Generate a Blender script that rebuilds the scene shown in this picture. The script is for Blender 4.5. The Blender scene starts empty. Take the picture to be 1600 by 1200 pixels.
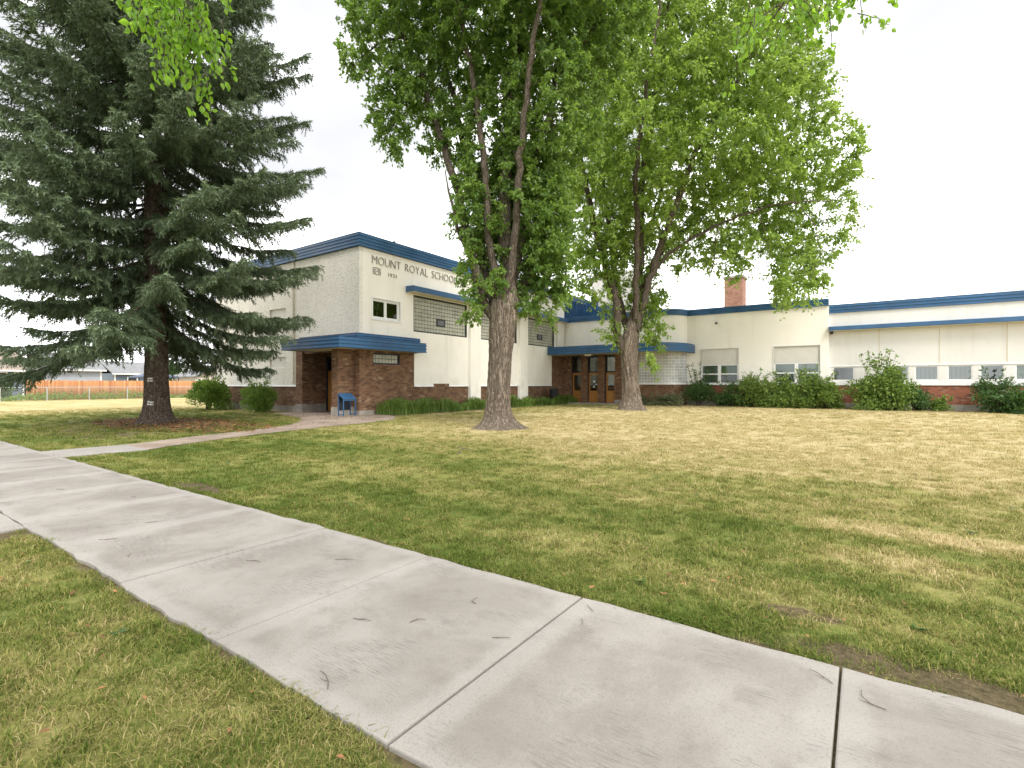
import bpy, bmesh, math
import numpy as np
from mathutils import Vector, Matrix
R_ = math.radians
SC = bpy.context.scene
C = SC.collection

# ------------------------------------------------------------------ camera, sky, sun, exposure
YAW = R_(34.9)
cam = bpy.data.cameras.new('camera'); cam_o = bpy.data.objects.new('camera', cam); C.objects.link(cam_o)
cam.sensor_width = 36.0; cam.lens = 17.73; cam.clip_start = 0.05; cam.clip_end = 3000
cam_o.location = (0, 0, 1.5); cam_o.rotation_euler = (R_(90), 0, YAW)
SC.camera = cam_o

SUN_EL, SUN_AZ = R_(50), R_(122)          # azimuth clockwise from +Y
world = bpy.data.worlds.new('World'); SC.world = world; world.use_nodes = True
wt = world.node_tree; wt.nodes.clear()
wo = wt.nodes.new('ShaderNodeOutputWorld'); bg = wt.nodes.new('ShaderNodeBackground')
sky = wt.nodes.new('ShaderNodeTexSky'); sky.sky_type = 'NISHITA'; sky.sun_disc = False
sky.sun_elevation = SUN_EL; sky.sun_rotation = SUN_AZ; sky.air_density = 1.0; sky.dust_density = 3.0
tc = wt.nodes.new('ShaderNodeTexCoord'); mp = wt.nodes.new('ShaderNodeMapping'); mp.inputs['Scale'].default_value = (1, 1, 2.2)
nz = wt.nodes.new('ShaderNodeTexNoise'); nz.inputs['Scale'].default_value = 2.1; nz.inputs['Detail'].default_value = 5; nz.inputs['Distortion'].default_value = 0.5
cr = wt.nodes.new('ShaderNodeValToRGB')
cr.color_ramp.elements[0].position = 0.30; cr.color_ramp.elements[0].color = (3.6, 3.63, 3.78, 1)
cr.color_ramp.elements[1].position = 0.72; cr.color_ramp.elements[1].color = (16.0, 15.9, 15.8, 1)
_e = cr.color_ramp.elements.new(0.43); _e.color = (4.2, 4.22, 4.33, 1)
_e = cr.color_ramp.elements.new(0.54); _e.color = (11.5, 11.5, 11.6, 1)
mx = wt.nodes.new('ShaderNodeMix'); mx.data_type = 'RGBA'; mx.inputs[0].default_value = 0.94
wt.links.new(tc.outputs['Generated'], mp.inputs['Vector']); wt.links.new(mp.outputs[0], nz.inputs['Vector'])
wt.links.new(nz.outputs['Fac'], cr.inputs['Fac'])
wt.links.new(sky.outputs[0], mx.inputs[6]); wt.links.new(cr.outputs[0], mx.inputs[7])
wt.links.new(mx.outputs[2], bg.inputs['Color']); bg.inputs['Strength'].default_value = 0.1
wt.links.new(bg.outputs[0], wo.inputs['Surface'])

sl = bpy.data.lights.new('sun', 'SUN'); sl.energy = 1.5; sl.angle = R_(22); sl.color = (1.0, 0.95, 0.88)
so = bpy.data.objects.new('sun', sl); C.objects.link(so)
sd = Vector((math.sin(SUN_AZ)*math.cos(SUN_EL), math.cos(SUN_AZ)*math.cos(SUN_EL), math.sin(SUN_EL)))
so.rotation_euler = (-sd).to_track_quat('-Z', 'Y').to_euler(); so.location = (0, 0, 40)
SC.view_settings.view_transform = 'Standard'; SC.view_settings.look = 'None'
SC.view_settings.exposure = 1.34; SC.view_settings.gamma = 1.0; SC.view_settings.use_curve_mapping = False
SC.render.engine = 'CYCLES'
SC.cycles.use_denoising = True
SC.cycles.max_bounces = 6; SC.cycles.transparent_max_bounces = 8
SC.cycles.diffuse_bounces = 4; SC.cycles.transmission_bounces = 4

# ------------------------------------------------------------------ helpers: objects
def tag(o, label=None, cat=None, group=None, kind=None):
    if label: o['label'] = label
    if cat: o['category'] = cat
    if group: o['group'] = group
    if kind: o['kind'] = kind
    return o
def empty(name, loc=(0, 0, 0), **k):
    o = bpy.data.objects.new(name, None); C.objects.link(o); o.location = loc; o.empty_display_size = 0.2
    return tag(o, **k)
def link(name, me, mat, parent=None, **k):
    o = bpy.data.objects.new(name, me); C.objects.link(o)
    if mat is not None and not me.materials: me.materials.append(mat)
    if parent is not None:
        o.parent = parent
        off = Vector((0, 0, 0)); p = parent
        while p is not None: off += p.location; p = p.parent
        o.location = -off          # all meshes are built in world coordinates
    return tag(o, **k)
class MB:
    """collects polygons, builds one mesh"""
    def __init__(s): s.v = []; s.f = []
    def add(s, vs, fs):
        n = len(s.v); s.v += [tuple(v) for v in vs]; s.f += [tuple(i+n for i in f) for f in fs]; return s
    def quad(s, a, b, c, d): return s.add([a, b, c, d], [(0, 1, 2, 3)])
    def box(s, x0, x1, y0, y1, z0, z1):
        return s.add([(x0,y0,z0),(x1,y0,z0),(x1,y1,z0),(x0,y1,z0),(x0,y0,z1),(x1,y0,z1),(x1,y1,z1),(x0,y1,z1)],
                     [(0,3,2,1),(4,5,6,7),(0,1,5,4),(1,2,6,5),(2,3,7,6),(3,0,4,7)])
    def tube(s, pts, rad, n=6, cap=True):
        pts = [Vector(p) for p in pts]; k = len(pts); base = len(s.v)
        if not hasattr(rad, '__len__'): rad = [rad]*k
        t0 = (pts[1]-pts[0]).normalized(); a = t0.orthogonal().normalized()
        for i, p in enumerate(pts):
            t = (pts[min(i+1, k-1)]-pts[max(i-1, 0)]).normalized()
            a = (a - t*a.dot(t)).normalized(); b = t.cross(a)
            for j in range(n):
                an = 2*math.pi*j/n
                s.v.append(tuple(p + (a*math.cos(an)+b*math.sin(an))*rad[i]))
        for i in range(k-1):
            for j in range(n):
                j2 = (j+1) % n
                s.f.append((base+i*n+j, base+i*n+j2, base+(i+1)*n+j2, base+(i+1)*n+j))
        if cap:
            s.f.append(tuple(base+j for j in reversed(range(n)))); s.f.append(tuple(base+(k-1)*n+j for j in range(n)))
        return s
    def sweep(s, prof, path, closed=False):
        """prof: closed polygon of (outward, z), path: 2-D polyline, outward = right-hand side of travel"""
        n = len(path); m = len(prof); P = [Vector((p[0], p[1])) for p in path]; base = len(s.v)
        for i in range(n):
            if closed: d0 = (P[i]-P[i-1]).normalized(); d1 = (P[(i+1) % n]-P[i]).normalized()
            else:
                d1 = (P[min(i+1, n-1)]-P[min(i, n-2)]).normalized(); d0 = (P[max(i, 1)]-P[max(i-1, 0)]).normalized()
            n0 = Vector((d0.y, -d0.x)); n1 = Vector((d1.y, -d1.x)); mt = (n0+n1).normalized(); k = 1/max(mt.dot(n0), 0.25)
            for o, z in prof:
                q = P[i]+mt*(o*k); s.v.append((q.x, q.y, z))
        for i in range(n if closed else n-1):
            i2 = (i+1) % n
            for j in range(m):
                j2 = (j+1) % m
                s.f.append((base+i*m+j, base+i2*m+j, base+i2*m+j2, base+i*m+j2))
        if not closed:
            s.f.append(tuple(base+j for j in range(m))); s.f.append(tuple(base+(n-1)*m+j for j in reversed(range(m))))
        return s
    def mesh(s, name='m', smooth=False):
        me = bpy.data.meshes.new(name); me.from_pydata(s.v, [], s.f); me.update()
        bm = bmesh.new(); bm.from_mesh(me); bmesh.ops.recalc_face_normals(bm, faces=bm.faces); bm.to_mesh(me); bm.free()
        if smooth: me.polygons.foreach_set('use_smooth', [True]*len(me.polygons))
        return me
    def build(s, name, mat, parent=None, smooth=False, **k):
        return link(name, s.mesh(name, smooth), mat, parent, **k)
def fast_mesh(name, V, F, tint=None, smooth=False):
    """V (n,3), F (m,k) index array, tint: one float per vertex"""
    V = np.asarray(V, np.float32); F = np.asarray(F, np.int32); m, k = F.shape
    me = bpy.data.meshes.new(name)
    me.vertices.add(len(V)); me.vertices.foreach_set('co', V.ravel())
    me.loops.add(m*k); me.loops.foreach_set('vertex_index', F.ravel())
    me.polygons.add(m); me.polygons.foreach_set('loop_start', np.arange(0, m*k, k, dtype=np.int32))
    me.polygons.foreach_set('loop_total', np.full(m, k, np.int32))
    me.update(calc_edges=True)
    if tint is not None:
        at = me.attributes.new('tint', 'FLOAT', 'POINT'); at.data.foreach_set('value', np.asarray(tint, np.float32))
    if smooth: me.polygons.foreach_set('use_smooth', np.ones(m, bool))
    return me

# ------------------------------------------------------------------ helpers: materials
def newmat(name):
    m = bpy.data.materials.new(name); m.use_nodes = True; t = m.node_tree; t.nodes.clear()
    o = t.nodes.new('ShaderNodeOutputMaterial')
    return m, t, o
class N:
    """tiny node helper"""
    def __init__(s, t): s.t = t
    def n(s, typ, **k):
        nd = s.t.nodes.new(typ)
        for a, b in k.items(): setattr(nd, a, b)
        return nd
    def set(s, sock, v):
        if isinstance(v, bpy.types.NodeSocket): s.t.links.new(v, sock)
        elif v is not None: sock.default_value = v
    def math(s, op, a, b=None, c=None, clamp=False):
        nd = s.n('ShaderNodeMath', operation=op); nd.use_clamp = clamp
        for i, v in enumerate((a, b, c)): s.set(nd.inputs[i], v)
        return nd.outputs[0]
    def mapr(s, v, a, b, c=0.0, d=1.0, smooth=True):
        nd = s.n('ShaderNodeMapRange'); nd.interpolation_type = 'SMOOTHSTEP' if smooth else 'LINEAR'; nd.clamp = True
        s.set(nd.inputs[0], v)
        for i, q in enumerate((a, b, c, d)): s.set(nd.inputs[1+i], q)
        return nd.outputs[0]
    def mix(s, f, a, b, typ='MIX'):
        nd = s.n('ShaderNodeMix', data_type='RGBA', blend_type=typ)
        s.set(nd.inputs[0], f)
        s.set(nd.inputs[6], a if isinstance(a, bpy.types.NodeSocket) else tuple(a)+(1,))
        s.set(nd.inputs[7], b if isinstance(b, bpy.types.NodeSocket) else tuple(b)+(1,))
        return nd.outputs[2]
    def noise(s, vec, scale, detail=3, rough=0.55, dist=0.0):
        nd = s.n('ShaderNodeTexNoise'); s.set(nd.inputs['Vector'], vec); nd.inputs['Scale'].default_value = scale
        nd.inputs['Detail'].default_value = detail; nd.inputs['Roughness'].default_value = rough; nd.inputs['Distortion'].default_value = dist
        return nd.outputs['Fac']
    def pos(s): return s.n('ShaderNodeNewGeometry').outputs['Position']
    def scale(s, vec, sc, loc=(0, 0, 0), rot=(0, 0, 0)):
        nd = s.n('ShaderNodeMapping'); s.set(nd.inputs['Vector'], vec); nd.inputs['Scale'].default_value = sc
        nd.inputs['Location'].default_value = loc; nd.inputs['Rotation'].default_value = rot
        return nd.outputs[0]
    def sep(s, vec):
        nd = s.n('ShaderNodeSeparateXYZ'); s.set(nd.inputs[0], vec); return nd.outputs
    def comb(s, x, y, z):
        nd = s.n('ShaderNodeCombineXYZ')
        for i, v in enumerate((x, y, z)): s.set(nd.inputs[i], v)
        return nd.outputs[0]
    def bump(s, h, strength=0.3, dist=0.02):
        nd = s.n('ShaderNodeBump'); s.set(nd.inputs['Height'], h); nd.inputs['Strength'].default_value = strength
        nd.inputs['Distance'].default_value = dist; return nd.outputs[0]
    def attr(s, name):
        nd = s.n('ShaderNodeAttribute'); nd.attribute_name = name; return nd.outputs['Fac']
    def bsdf(s, out, col, rough=0.8, normal=None, spec=0.3, metal=0.0):
        b = s.n('ShaderNodeBsdfPrincipled')
        s.set(b.inputs['Base Color'], col if isinstance(col, bpy.types.NodeSocket) else tuple(col)+(1,))
        s.set(b.inputs['Roughness'], rough); b.inputs['Specular IOR Level'].default_value = spec; b.inputs['Metallic'].default_value = metal
        if normal is not None: s.t.links.new(normal, b.inputs['Normal'])
        s.t.links.new(b.outputs[0], out.inputs['Surface']); return b
def plain(name, col, rough=0.7, var=0.12, scale=6.0, spec=0.3, bump=0.0, metal=0.0):
    m, t, o = newmat(name); g = N(t); p = g.pos()
    n1 = g.noise(p, scale, 5, 0.6)
    c = g.mix(g.mapr(n1, 0.3, 0.7), [x*(1-var) for x in col], [min(1, x*(1+var)) for x in col])
    nm = g.bump(g.noise(p, scale*8, 4), bump, 0.01) if bump else None
    g.bsdf(o, c, rough, nm, spec, metal); return m
M = {}
def stucco(name, col, pebble, courses):
    m, t, o = newmat(name); g = N(t); p = g.pos(); x, y, z = g.sep(p)
    big = g.noise(p, 0.35, 4, 0.6); mid = g.noise(p, 2.3, 5, 0.65)
    streak = g.noise(g.scale(p, (2.2, 2.2, 0.16)), 1.0, 5, 0.6)
    c = g.mix(g.mapr(big, 0.3, 0.7), [v*0.93 for v in col], col)
    c = g.mix(g.math('MULTIPLY', g.mapr(mid, 0.45, 0.75), 0.35), c, [v*0.87 for v in col])
    c = g.mix(g.math('MULTIPLY', g.mapr(streak, 0.52, 0.8), 0.45), c, (col[0]*0.74, col[1]*0.72, col[2]*0.66))
    # rain grime near the foot of the wall
    foot = g.math('MULTIPLY', g.mapr(z, 2.3, 1.2), g.mapr(g.noise(p, 1.6, 5), 0.42, 0.7))
    c = g.mix(g.math('MULTIPLY', foot, 0.4), c, (col[0]*0.66, col[1]*0.63, col[2]*0.56))
    if pebble:
        v = g.n('ShaderNodeTexVoronoi'); g.set(v.inputs['Vector'], p); v.inputs['Scale'].default_value = 21
        sp = g.noise(p, 9, 5, 0.8)
        c = g.mix(g.math('MULTIPLY', g.mapr(sp, 0.44, 0.62), pebble), c, (col[0]*0.52, col[1]*0.52, col[2]*0.50))
        h = g.math('ADD', v.outputs['Distance'], g.math('MULTIPLY', sp, 1.4))
        nm = g.bump(h, 0.8, 0.03)
    else:
        w = g.n('ShaderNodeTexBrick'); g.set(w.inputs['Vector'], g.comb(g.math('ADD', x, y), z, 0.0))
        w.inputs['Scale'].default_value = 1.0; w.inputs['Brick Width'].default_value = 0.41; w.inputs['Row Height'].default_value = 0.205
        w.inputs['Mortar Size'].default_value = 0.008; w.inputs['Mortar Smooth'].default_value = 0.8
        w.inputs['Color1'].default_value = w.inputs['Color2'].default_value = (1, 1, 1, 1); w.inputs['Mortar'].default_value = (0, 0, 0, 1)
        h = g.math('ADD', g.math('MULTIPLY', w.outputs['Color'], courses), g.math('MULTIPLY', g.noise(p, 30, 4, 0.7), 0.5))
        nm = g.bump(h, 0.45, 0.008)
    g.bsdf(o, c, 0.9, nm, 0.2); return m
M['stucco'] = stucco('cream_painted_stucco', (0.885, 0.85, 0.785), 0, 0.6)
M['pebble'] = stucco('cream_pebble_dash', (0.87, 0.835, 0.76), 0.36, 0)
M['stucco_white'] = stucco('white_cream_stucco', (0.745, 0.73, 0.695), 0, 0.2)
M['panel'] = plain('infill_panel_grey_cream', (0.62, 0.60, 0.55), 0.7, 0.05, 1.5)
def brick(name, cols, mortar):
    m, t, o = newmat(name); g = N(t); p = g.pos(); x, y, z = g.sep(p)
    vec = g.comb(g.math('ADD', x, y), z, 0.0)
    w = g.n('ShaderNodeTexBrick'); g.set(w.inputs['Vector'], vec); w.inputs['Scale'].default_value = 1.0
    w.inputs['Brick Width'].default_value = 0.23; w.inputs['Row Height'].default_value = 0.078; w.inputs['Mortar Size'].default_value = 0.009
    w.inputs['Mortar Smooth'].default_value = 0.3; w.inputs['Bias'].default_value = 0.0
    w.inputs['Color1'].default_value = tuple(cols[0])+(1,); w.inputs['Color2'].default_value = tuple(cols[1])+(1,); w.inputs['Mortar'].default_value = tuple(mortar)+(1,)
    # one tone per brick
    row = g.math('FLOOR', g.math('DIVIDE', z, 0.078)); sh = g.math('MULTIPLY', g.math('MODULO', row, 2.0), 0.115)
    col_ = g.math('FLOOR', g.math('DIVIDE', g.math('ADD', g.math('ADD', x, y), sh), 0.23))
    wn = g.n('ShaderNodeTexWhiteNoise', noise_dimensions='2D'); g.set(wn.inputs['Vector'], g.comb(col_, row, 0.0))
    r = wn.outputs['Value']
    c = g.mix(g.math('MULTIPLY', g.mapr(r, 0.72, 0.8), 0.75), w.outputs['Color'], cols[2])
    c = g.mix(g.math('MULTIPLY', g.mapr(r, 0.95, 0.97), 0.6), c, cols[3])
    c = g.mix(g.math('MULTIPLY', g.mapr(g.noise(p, 1.1, 5), 0.4, 0.7), 0.45), c, [v*0.55 for v in cols[0]])
    g.bsdf(o, c, 0.88, g.bump(g.math('MULTIPLY', w.outputs['Fac'], -1.0), 0.7, 0.012), 0.25); return m
M['brick'] = brick('brown_clinker_brick', [(0.165, 0.082, 0.044), (0.26, 0.142, 0.075), (0.095, 0.055, 0.038), (0.42, 0.30, 0.19)], (0.16, 0.13, 0.10))
M['brick_red'] = brick('red_clinker_brick', [(0.36, 0.115, 0.055), (0.27, 0.095, 0.055), (0.12, 0.06, 0.05), (0.44, 0.26, 0.17)], (0.21, 0.165, 0.13))
M['brick_chim'] = brick('pale_red_chimney_brick', [(0.42, 0.21, 0.14), (0.36, 0.18, 0.12), (0.28, 0.14, 0.10), (0.5, 0.34, 0.26)], (0.34, 0.27, 0.22))
def painted_metal(name, col, rough=0.42):
    m, t, o = newmat(name); g = N(t); p = g.pos()
    n1 = g.noise(p, 0.9, 5, 0.65); n2 = g.noise(g.scale(p, (6, 6, 0.9)), 1.0, 5, 0.7)
    c = g.mix(g.mapr(n1, 0.3, 0.7), [v*0.82 for v in col], [v*1.15 for v in col])
    c = g.mix(g.math('MULTIPLY', g.mapr(n2, 0.58, 0.8), 0.35), c, (0.16, 0.19, 0.23))
    g.bsdf(o, c, g.mapr(n1, 0.3, 0.7, rough-0.08, rough+0.12), None, 0.45); return m
M['blue'] = painted_metal('blue_painted_metal', (0.033, 0.105, 0.225))
M['blue_rib'] = painted_metal('blue_ribbed_sheet', (0.040, 0.115, 0.25))
M['navy'] = painted_metal('dark_navy_paint', (0.012, 0.019, 0.032))
M['white_trim'] = plain('white_painted_trim', (0.78, 0.78, 0.77), 0.55, 0.06, 3)
M['soffit'] = plain('cream_soffit', (0.60, 0.54, 0.42), 0.8, 0.1, 2)
M['frame_dark'] = plain('dark_window_frame', (0.035, 0.042, 0.045), 0.5, 0.2, 5)
M['glass_block'] = plain('greenish_glass_block', (0.40, 0.40, 0.33), 0.22, 0.16, 2.4, 0.5, 0.05)
M['glass_block_pale'] = plain('pale_glass_block', (0.47, 0.485, 0.475), 0.16, 0.25, 1.3, 0.6, 0.05)
M['mortar_dark'] = plain('dark_block_joint', (0.07, 0.08, 0.07), 0.8)
M['mortar_pale'] = plain('pale_block_joint', (0.78, 0.77, 0.74), 0.8)
M['concrete_base'] = plain('grey_foundation_concrete', (0.30, 0.275, 0.24), 0.9, 0.22, 2.5, 0.2, 0.3)
M['roof'] = plain('grey_roof_felt', (0.22, 0.22, 0.22), 0.9, 0.15, 1)
M['letter'] = plain('weathered_metal_letters', (0.27, 0.26, 0.23), 0.55, 0.15, 4, 0.4)
M['paper'] = plain('white_paper', (0.78, 0.78, 0.76), 0.8, 0.03, 9)
M['black'] = plain('matt_black_plastic', (0.022, 0.024, 0.028), 0.5, 0.2, 8)
M['steel'] = plain('galvanised_steel', (0.46, 0.47, 0.48), 0.42, 0.12, 5, 0.5, 0, 0.6)
M['white_lamp'] = plain('white_lamp_glass', (0.85, 0.85, 0.82), 0.3, 0.02, 3)
def wood_door():
    m, t, o = newmat('varnished_oak_door'); g = N(t); p = g.pos()
    n1 = g.noise(g.scale(p, (22, 22, 1.3)), 1.0, 6, 0.65, 0.6)
    c = g.mix(g.mapr(n1, 0.3, 0.7), (0.30, 0.125, 0.022), (0.46, 0.215, 0.05))
    g.bsdf(o, c, 0.38, None, 0.45); return m
M['door'] = wood_door()
def glass(name, tint, refl=1.0):
    m, t, o = newmat(name); g = N(t); p = g.pos()
    fr = g.n('ShaderNodeFresnel'); fr.inputs['IOR'].default_value = 1.55
    tr = g.n('ShaderNodeBsdfTransparent'); tr.inputs[0].default_value = tuple(tint)+(1,)
    gl = g.n('ShaderNodeBsdfGlossy'); gl.inputs['Roughness'].default_value = 0.02
    t.links.new(g.bump(g.noise(p, 1.3, 2), 0.06, 0.05), gl.inputs['Normal'])
    ms = g.n('ShaderNodeMixShader'); t.links.new(g.math('ADD', g.math('MULTIPLY', fr.outputs[0], refl), 0.06, clamp=True), ms.inputs[0])
    t.links.new(tr.outputs[0], ms.inputs[1]); t.links.new(gl.outputs[0], ms.inputs[2]); t.links.new(ms.outputs[0], o.inputs['Surface']); return m
M['glass'] = glass('window_glass', (0.72, 0.80, 0.76))
def blind(name, col, sc):
    m, t, o = newmat(name); g = N(t); p = g.pos()
    w = g.n('ShaderNodeTexWave', wave_type='BANDS', bands_direction='Z' if sc > 0 else 'X'); g.set(w.inputs['Vector'], p)
    w.inputs['Scale'].default_value = abs(sc); w.inputs['Distortion'].default_value = 0.6
    c = g.mix(g.mapr(w.outputs['Fac'], 0.1, 0.5), [v*0.6 for v in col], col)
    g.bsdf(o, c, 0.8); return m
M['blind'] = blind('pale_green_venetian_blind', (0.50, 0.56, 0.47), 7)
M['curtain'] = blind('grey_curtain', (0.24, 0.245, 0.27), -1.6)

# ---- lawn: dryness shared by the sheet and the blades
def dryness_group():
    gr = bpy.data.node_groups.new('lawn_dryness', 'ShaderNodeTree')
    gr.interface.new_socket('Dry', in_out='OUTPUT', socket_type='NodeSocketFloat')
    gr.interface.new_socket('Soil', in_out='OUTPUT', socket_type='NodeSocketFloat')
    out = gr.nodes.new('NodeGroupOutput'); g = N(gr)
    p0 = g.pos(); x, y, _ = g.sep(p0); p = g.comb(x, y, 0.0)
    n1 = g.noise(p, 0.30, 4, 0.6); n2 = g.noise(p, 1.25, 4, 0.6)
    n3 = g.noise(g.scale(p, (0.10, 0.95, 1), rot=(0, 0, 0.05)), 1.0, 3, 0.6)   # mowing bands
    far = g.mapr(g.math('ADD', y, g.math('MULTIPLY', x, 0.22)), 3.6, 13.0)
    greener = g.mapr(x, -17.5, -10.5, 0.5, 1.0)  # grass turns less dry and greener from the elm towards the gym wall
    far = g.math('MULTIPLY', far, greener)
    west = g.mapr(x, -28.0, -38.0, 0.0, 0.8)
    base = g.math('MAXIMUM', far, west)
    bl = g.mapr(y, 1.3, 1.1, 0.0, 0.16)
    base = g.math('MAXIMUM', base, bl)
    d = g.math('ADD', g.math('MULTIPLY', base, 0.68), 0.31)
    amp = g.mapr(base, 0.5, 1.0, 1.0, 0.55)
    wob = g.math('ADD', g.math('MULTIPLY', g.math('SUBTRACT', n1, 0.5), 1.0), g.math('MULTIPLY', g.math('SUBTRACT', n2, 0.5), 0.65))
    wob = g.math('ADD', wob, g.math('MULTIPLY', g.math('SUBTRACT', n3, 0.5), 0.85))
    d = g.math('ADD', d, g.math('MULTIPLY', wob, amp))
    # worn, scalped patches seen in the turf
    def spot(cx, cy, rx, ry, a=1.6, b=-0.2):
        dx = g.math('DIVIDE', g.math('SUBTRACT', x, cx), rx); dy = g.math('DIVIDE', g.math('SUBTRACT', y, cy), ry)
        r = g.math('ADD', g.math('MULTIPLY', dx, dx), g.math('MULTIPLY', dy, dy))
        r = g.math('ADD', r, g.math('MULTIPLY', g.math('SUBTRACT', n2, 0.5), 3.4))
        return g.mapr(r, a, b)
    for cx, cy, rx, ry, k in ((0.2, 6.5, 0.9, 0.35, 0.42), (0.15, 5.4, 0.75, 0.4, 0.45), (1.0, 6.4, 0.8, 0.4, 0.42), (-2.3, 6.4, 0.8, 0.4, 0.25), (-4.0, 5.3, 1.4, 0.5, 0.2), (-2.6, 4.4, 1.2, 0.45, 0.22), (-0.6, 4.1, 0.9, 0.4, 0.22), (-6.2, 6.3, 1.5, 0.5, 0.15)):
        d = g.math('ADD', d, g.math('MULTIPLY', spot(cx, cy, rx, ry), k))
    gr.links.new(d, out.inputs['Dry'])
    n4 = g.noise(p, 3.0, 4, 0.7)
    # bare soil: lips along the walk, under the spruce, bed along the walls, a few scars
    e1 = g.mapr(g.math('SUBTRACT', y, g.math('MULTIPLY', n4, 0.42)), 3.10, 3.02)     # far edge of the walk
    e1 = g.math('MULTIPLY', e1, g.mapr(y, 3.0, 3.1))
    e2 = g.math('MULTIPLY', g.mapr(g.math('ADD', y, g.math('MULTIPLY', n4, 0.32)), 1.46, 1.58), g.mapr(y, 1.6, 1.5))
    walk = g.math('MULTIPLY', g.mapr(y, 1.45, 1.5), g.mapr(y, 3.2, 3.15))
    soil = g.math('MAXIMUM', g.math('MAXIMUM', e1, e2), walk)
    for cx, cy, rx, ry, a, b in ((-22.0, 8.4, 5.4, 2.7, 1.25, 0.3), (0.35, 3.35, 0.9, 0.22, 1.2, 0.5), (-0.35, 3.85, 0.3, 0.12, 1.1, 0.4), (-8.0, 3.45, 0.8, 0.25, 1.2, 0.5), (-7.4, 1.2, 0.7, 0.28, 1.2, 0.5), (-20.5, 5.6, 4.5, 1.6, 1.0, 0.0)):
        soil = g.math('MAXIMUM', soil, spot(cx, cy, rx, ry, a, b))
    bed = g.math('MULTIPLY', g.mapr(g.math('ADD', y, g.math('MULTIPLY', n4, 0.6)), 36.2, 36.5), g.mapr(x, -14.0, -13.0))
    bed2 = g.math('MULTIPLY', g.mapr(x, -18.2, -18.6), g.math('MULTIPLY', g.mapr(x, -21.0, -20.5), g.mapr(y, 16.4, 16.8)))
    soil = g.math('MAXIMUM', soil, g.math('MAXIMUM', bed, bed2))
    gr.links.new(soil, out.inputs['Soil'])
    return gr
DRY = dryness_group()
def ramp(g, fac, stops):
    nd = g.n('ShaderNodeValToRGB'); e = nd.color_ramp.elements
    while len(e) < len(stops): e.new(0.5)
    for i, (p, c) in enumerate(stops): e[i].position = p; e[i].color = tuple(c)+(1,)
    g.set(nd.inputs['Fac'], fac); return nd.outputs[0]
LAWN = [(0.0, (0.075, 0.115, 0.022)), (0.25, (0.125, 0.160, 0.036)), (0.5, (0.235, 0.235, 0.070)), (0.75, (0.35, 0.300, 0.125)), (1.0, (0.50, 0.415, 0.23))]
def lawn_mat():
    m, t, o = newmat('lawn_turf'); g = N(t); p = g.pos(); x, y, z = g.sep(p)
    gr = g.n('ShaderNodeGroup'); gr.node_tree = DRY
    fine = g.noise(p, 26, 6, 0.75); blade = g.noise(g.scale(p, (60, 18, 1), rot=(0, 0, 0.6)), 1.0, 4, 0.7)
    tuft = g.noise(p, 7, 5, 0.7)
    d = g.math('ADD', gr.outputs['Dry'], g.math('MULTIPLY', g.math('SUBTRACT', fine, 0.5), 0.9))
    d = g.math('ADD', d, g.math('MULTIPLY', g.math('SUBTRACT', tuft, 0.5), 0.6))
    c = ramp(g, d, LAWN)
    c = g.mix(g.math('MULTIPLY', g.mapr(blade, 0.52, 0.3), 0.4), c, (0.055, 0.06, 0.02))
    sc = g.mix(g.mapr(fine, 0.3, 0.7), (0.06, 0.042, 0.028), (0.16, 0.115, 0.075))
    c = g.mix(g.math('MULTIPLY', gr.outputs['Soil'], 0.85), c, sc)
    h = g.math('ADD', g.math('MULTIPLY', fine, 0.7), blade)
    g.bsdf(o, c, 0.95, g.bump(h, 0.9, 0.03), 0.1); return m
def blade_mat():
    m, t, o = newmat('grass_blade'); g = N(t)
    gr = g.n('ShaderNodeGroup'); gr.node_tree = DRY
    rnd = g.n('ShaderNodeObjectInfo').outputs['Random']
    d = g.math('ADD', gr.outputs['Dry'], g.math('MULTIPLY', g.math('SUBTRACT', g.attr('tint'), 0.5), 0.78))
    d = g.math('ADD', d, g.math('MULTIPLY', g.math('SUBTRACT', rnd, 0.5), 0.5))
    c = ramp(g, d, [(a, [v*1.12 for v in b]) for a, b in LAWN])
    df = g.n('ShaderNodeBsdfDiffuse'); t.links.new(c, df.inputs[0]); tl = g.n('ShaderNodeBsdfTranslucent'); t.links.new(c, tl.inputs[0])
    ms = g.n('ShaderNodeMixShader'); ms.inputs[0].default_value = 0.3
    t.links.new(df.outputs[0], ms.inputs[1]); t.links.new(tl.outputs[0], ms.inputs[2]); t.links.new(ms.outputs[0], o.inputs['Surface']); return m
M['lawn'] = lawn_mat(); M['blade'] = blade_mat()

def leaf_mat(name, dark, light, trans, tmix=0.38, rough=0.5):
    m, t, o = newmat(name); g = N(t); ti = g.attr('tint')
    c = g.mix(ti, dark, light); c2 = g.mix(ti, [v*0.75 for v in trans], trans)
    b = g.n('ShaderNodeBsdfPrincipled'); t.links.new(c, b.inputs['Base Color']); b.inputs['Roughness'].default_value = rough; b.inputs['Specular IOR Level'].default_value = 0.35
    tl = g.n('ShaderNodeBsdfTranslucent'); t.links.new(c2, tl.inputs[0])
    ms = g.n('ShaderNodeMixShader'); ms.inputs[0].default_value = tmix
    t.links.new(b.outputs[0], ms.inputs[1]); t.links.new(tl.outputs[0], ms.inputs[2]); t.links.new(ms.outputs[0], o.inputs['Surface']); return m
M['leaf_elm'] = leaf_mat('elm_leaf', (0.054, 0.118, 0.024), (0.180, 0.270, 0.060), (0.36, 0.56, 0.08), 0.44)
M['leaf_ash'] = leaf_mat('maple_leaf', (0.090, 0.165, 0.030), (0.255, 0.350, 0.080), (0.50, 0.70, 0.11), 0.48)
M['leaf_near'] = leaf_mat('overhead_leaf', (0.085, 0.185, 0.022), (0.16, 0.30, 0.035), (0.40, 0.68, 0.05), 0.55, 0.42)
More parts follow.
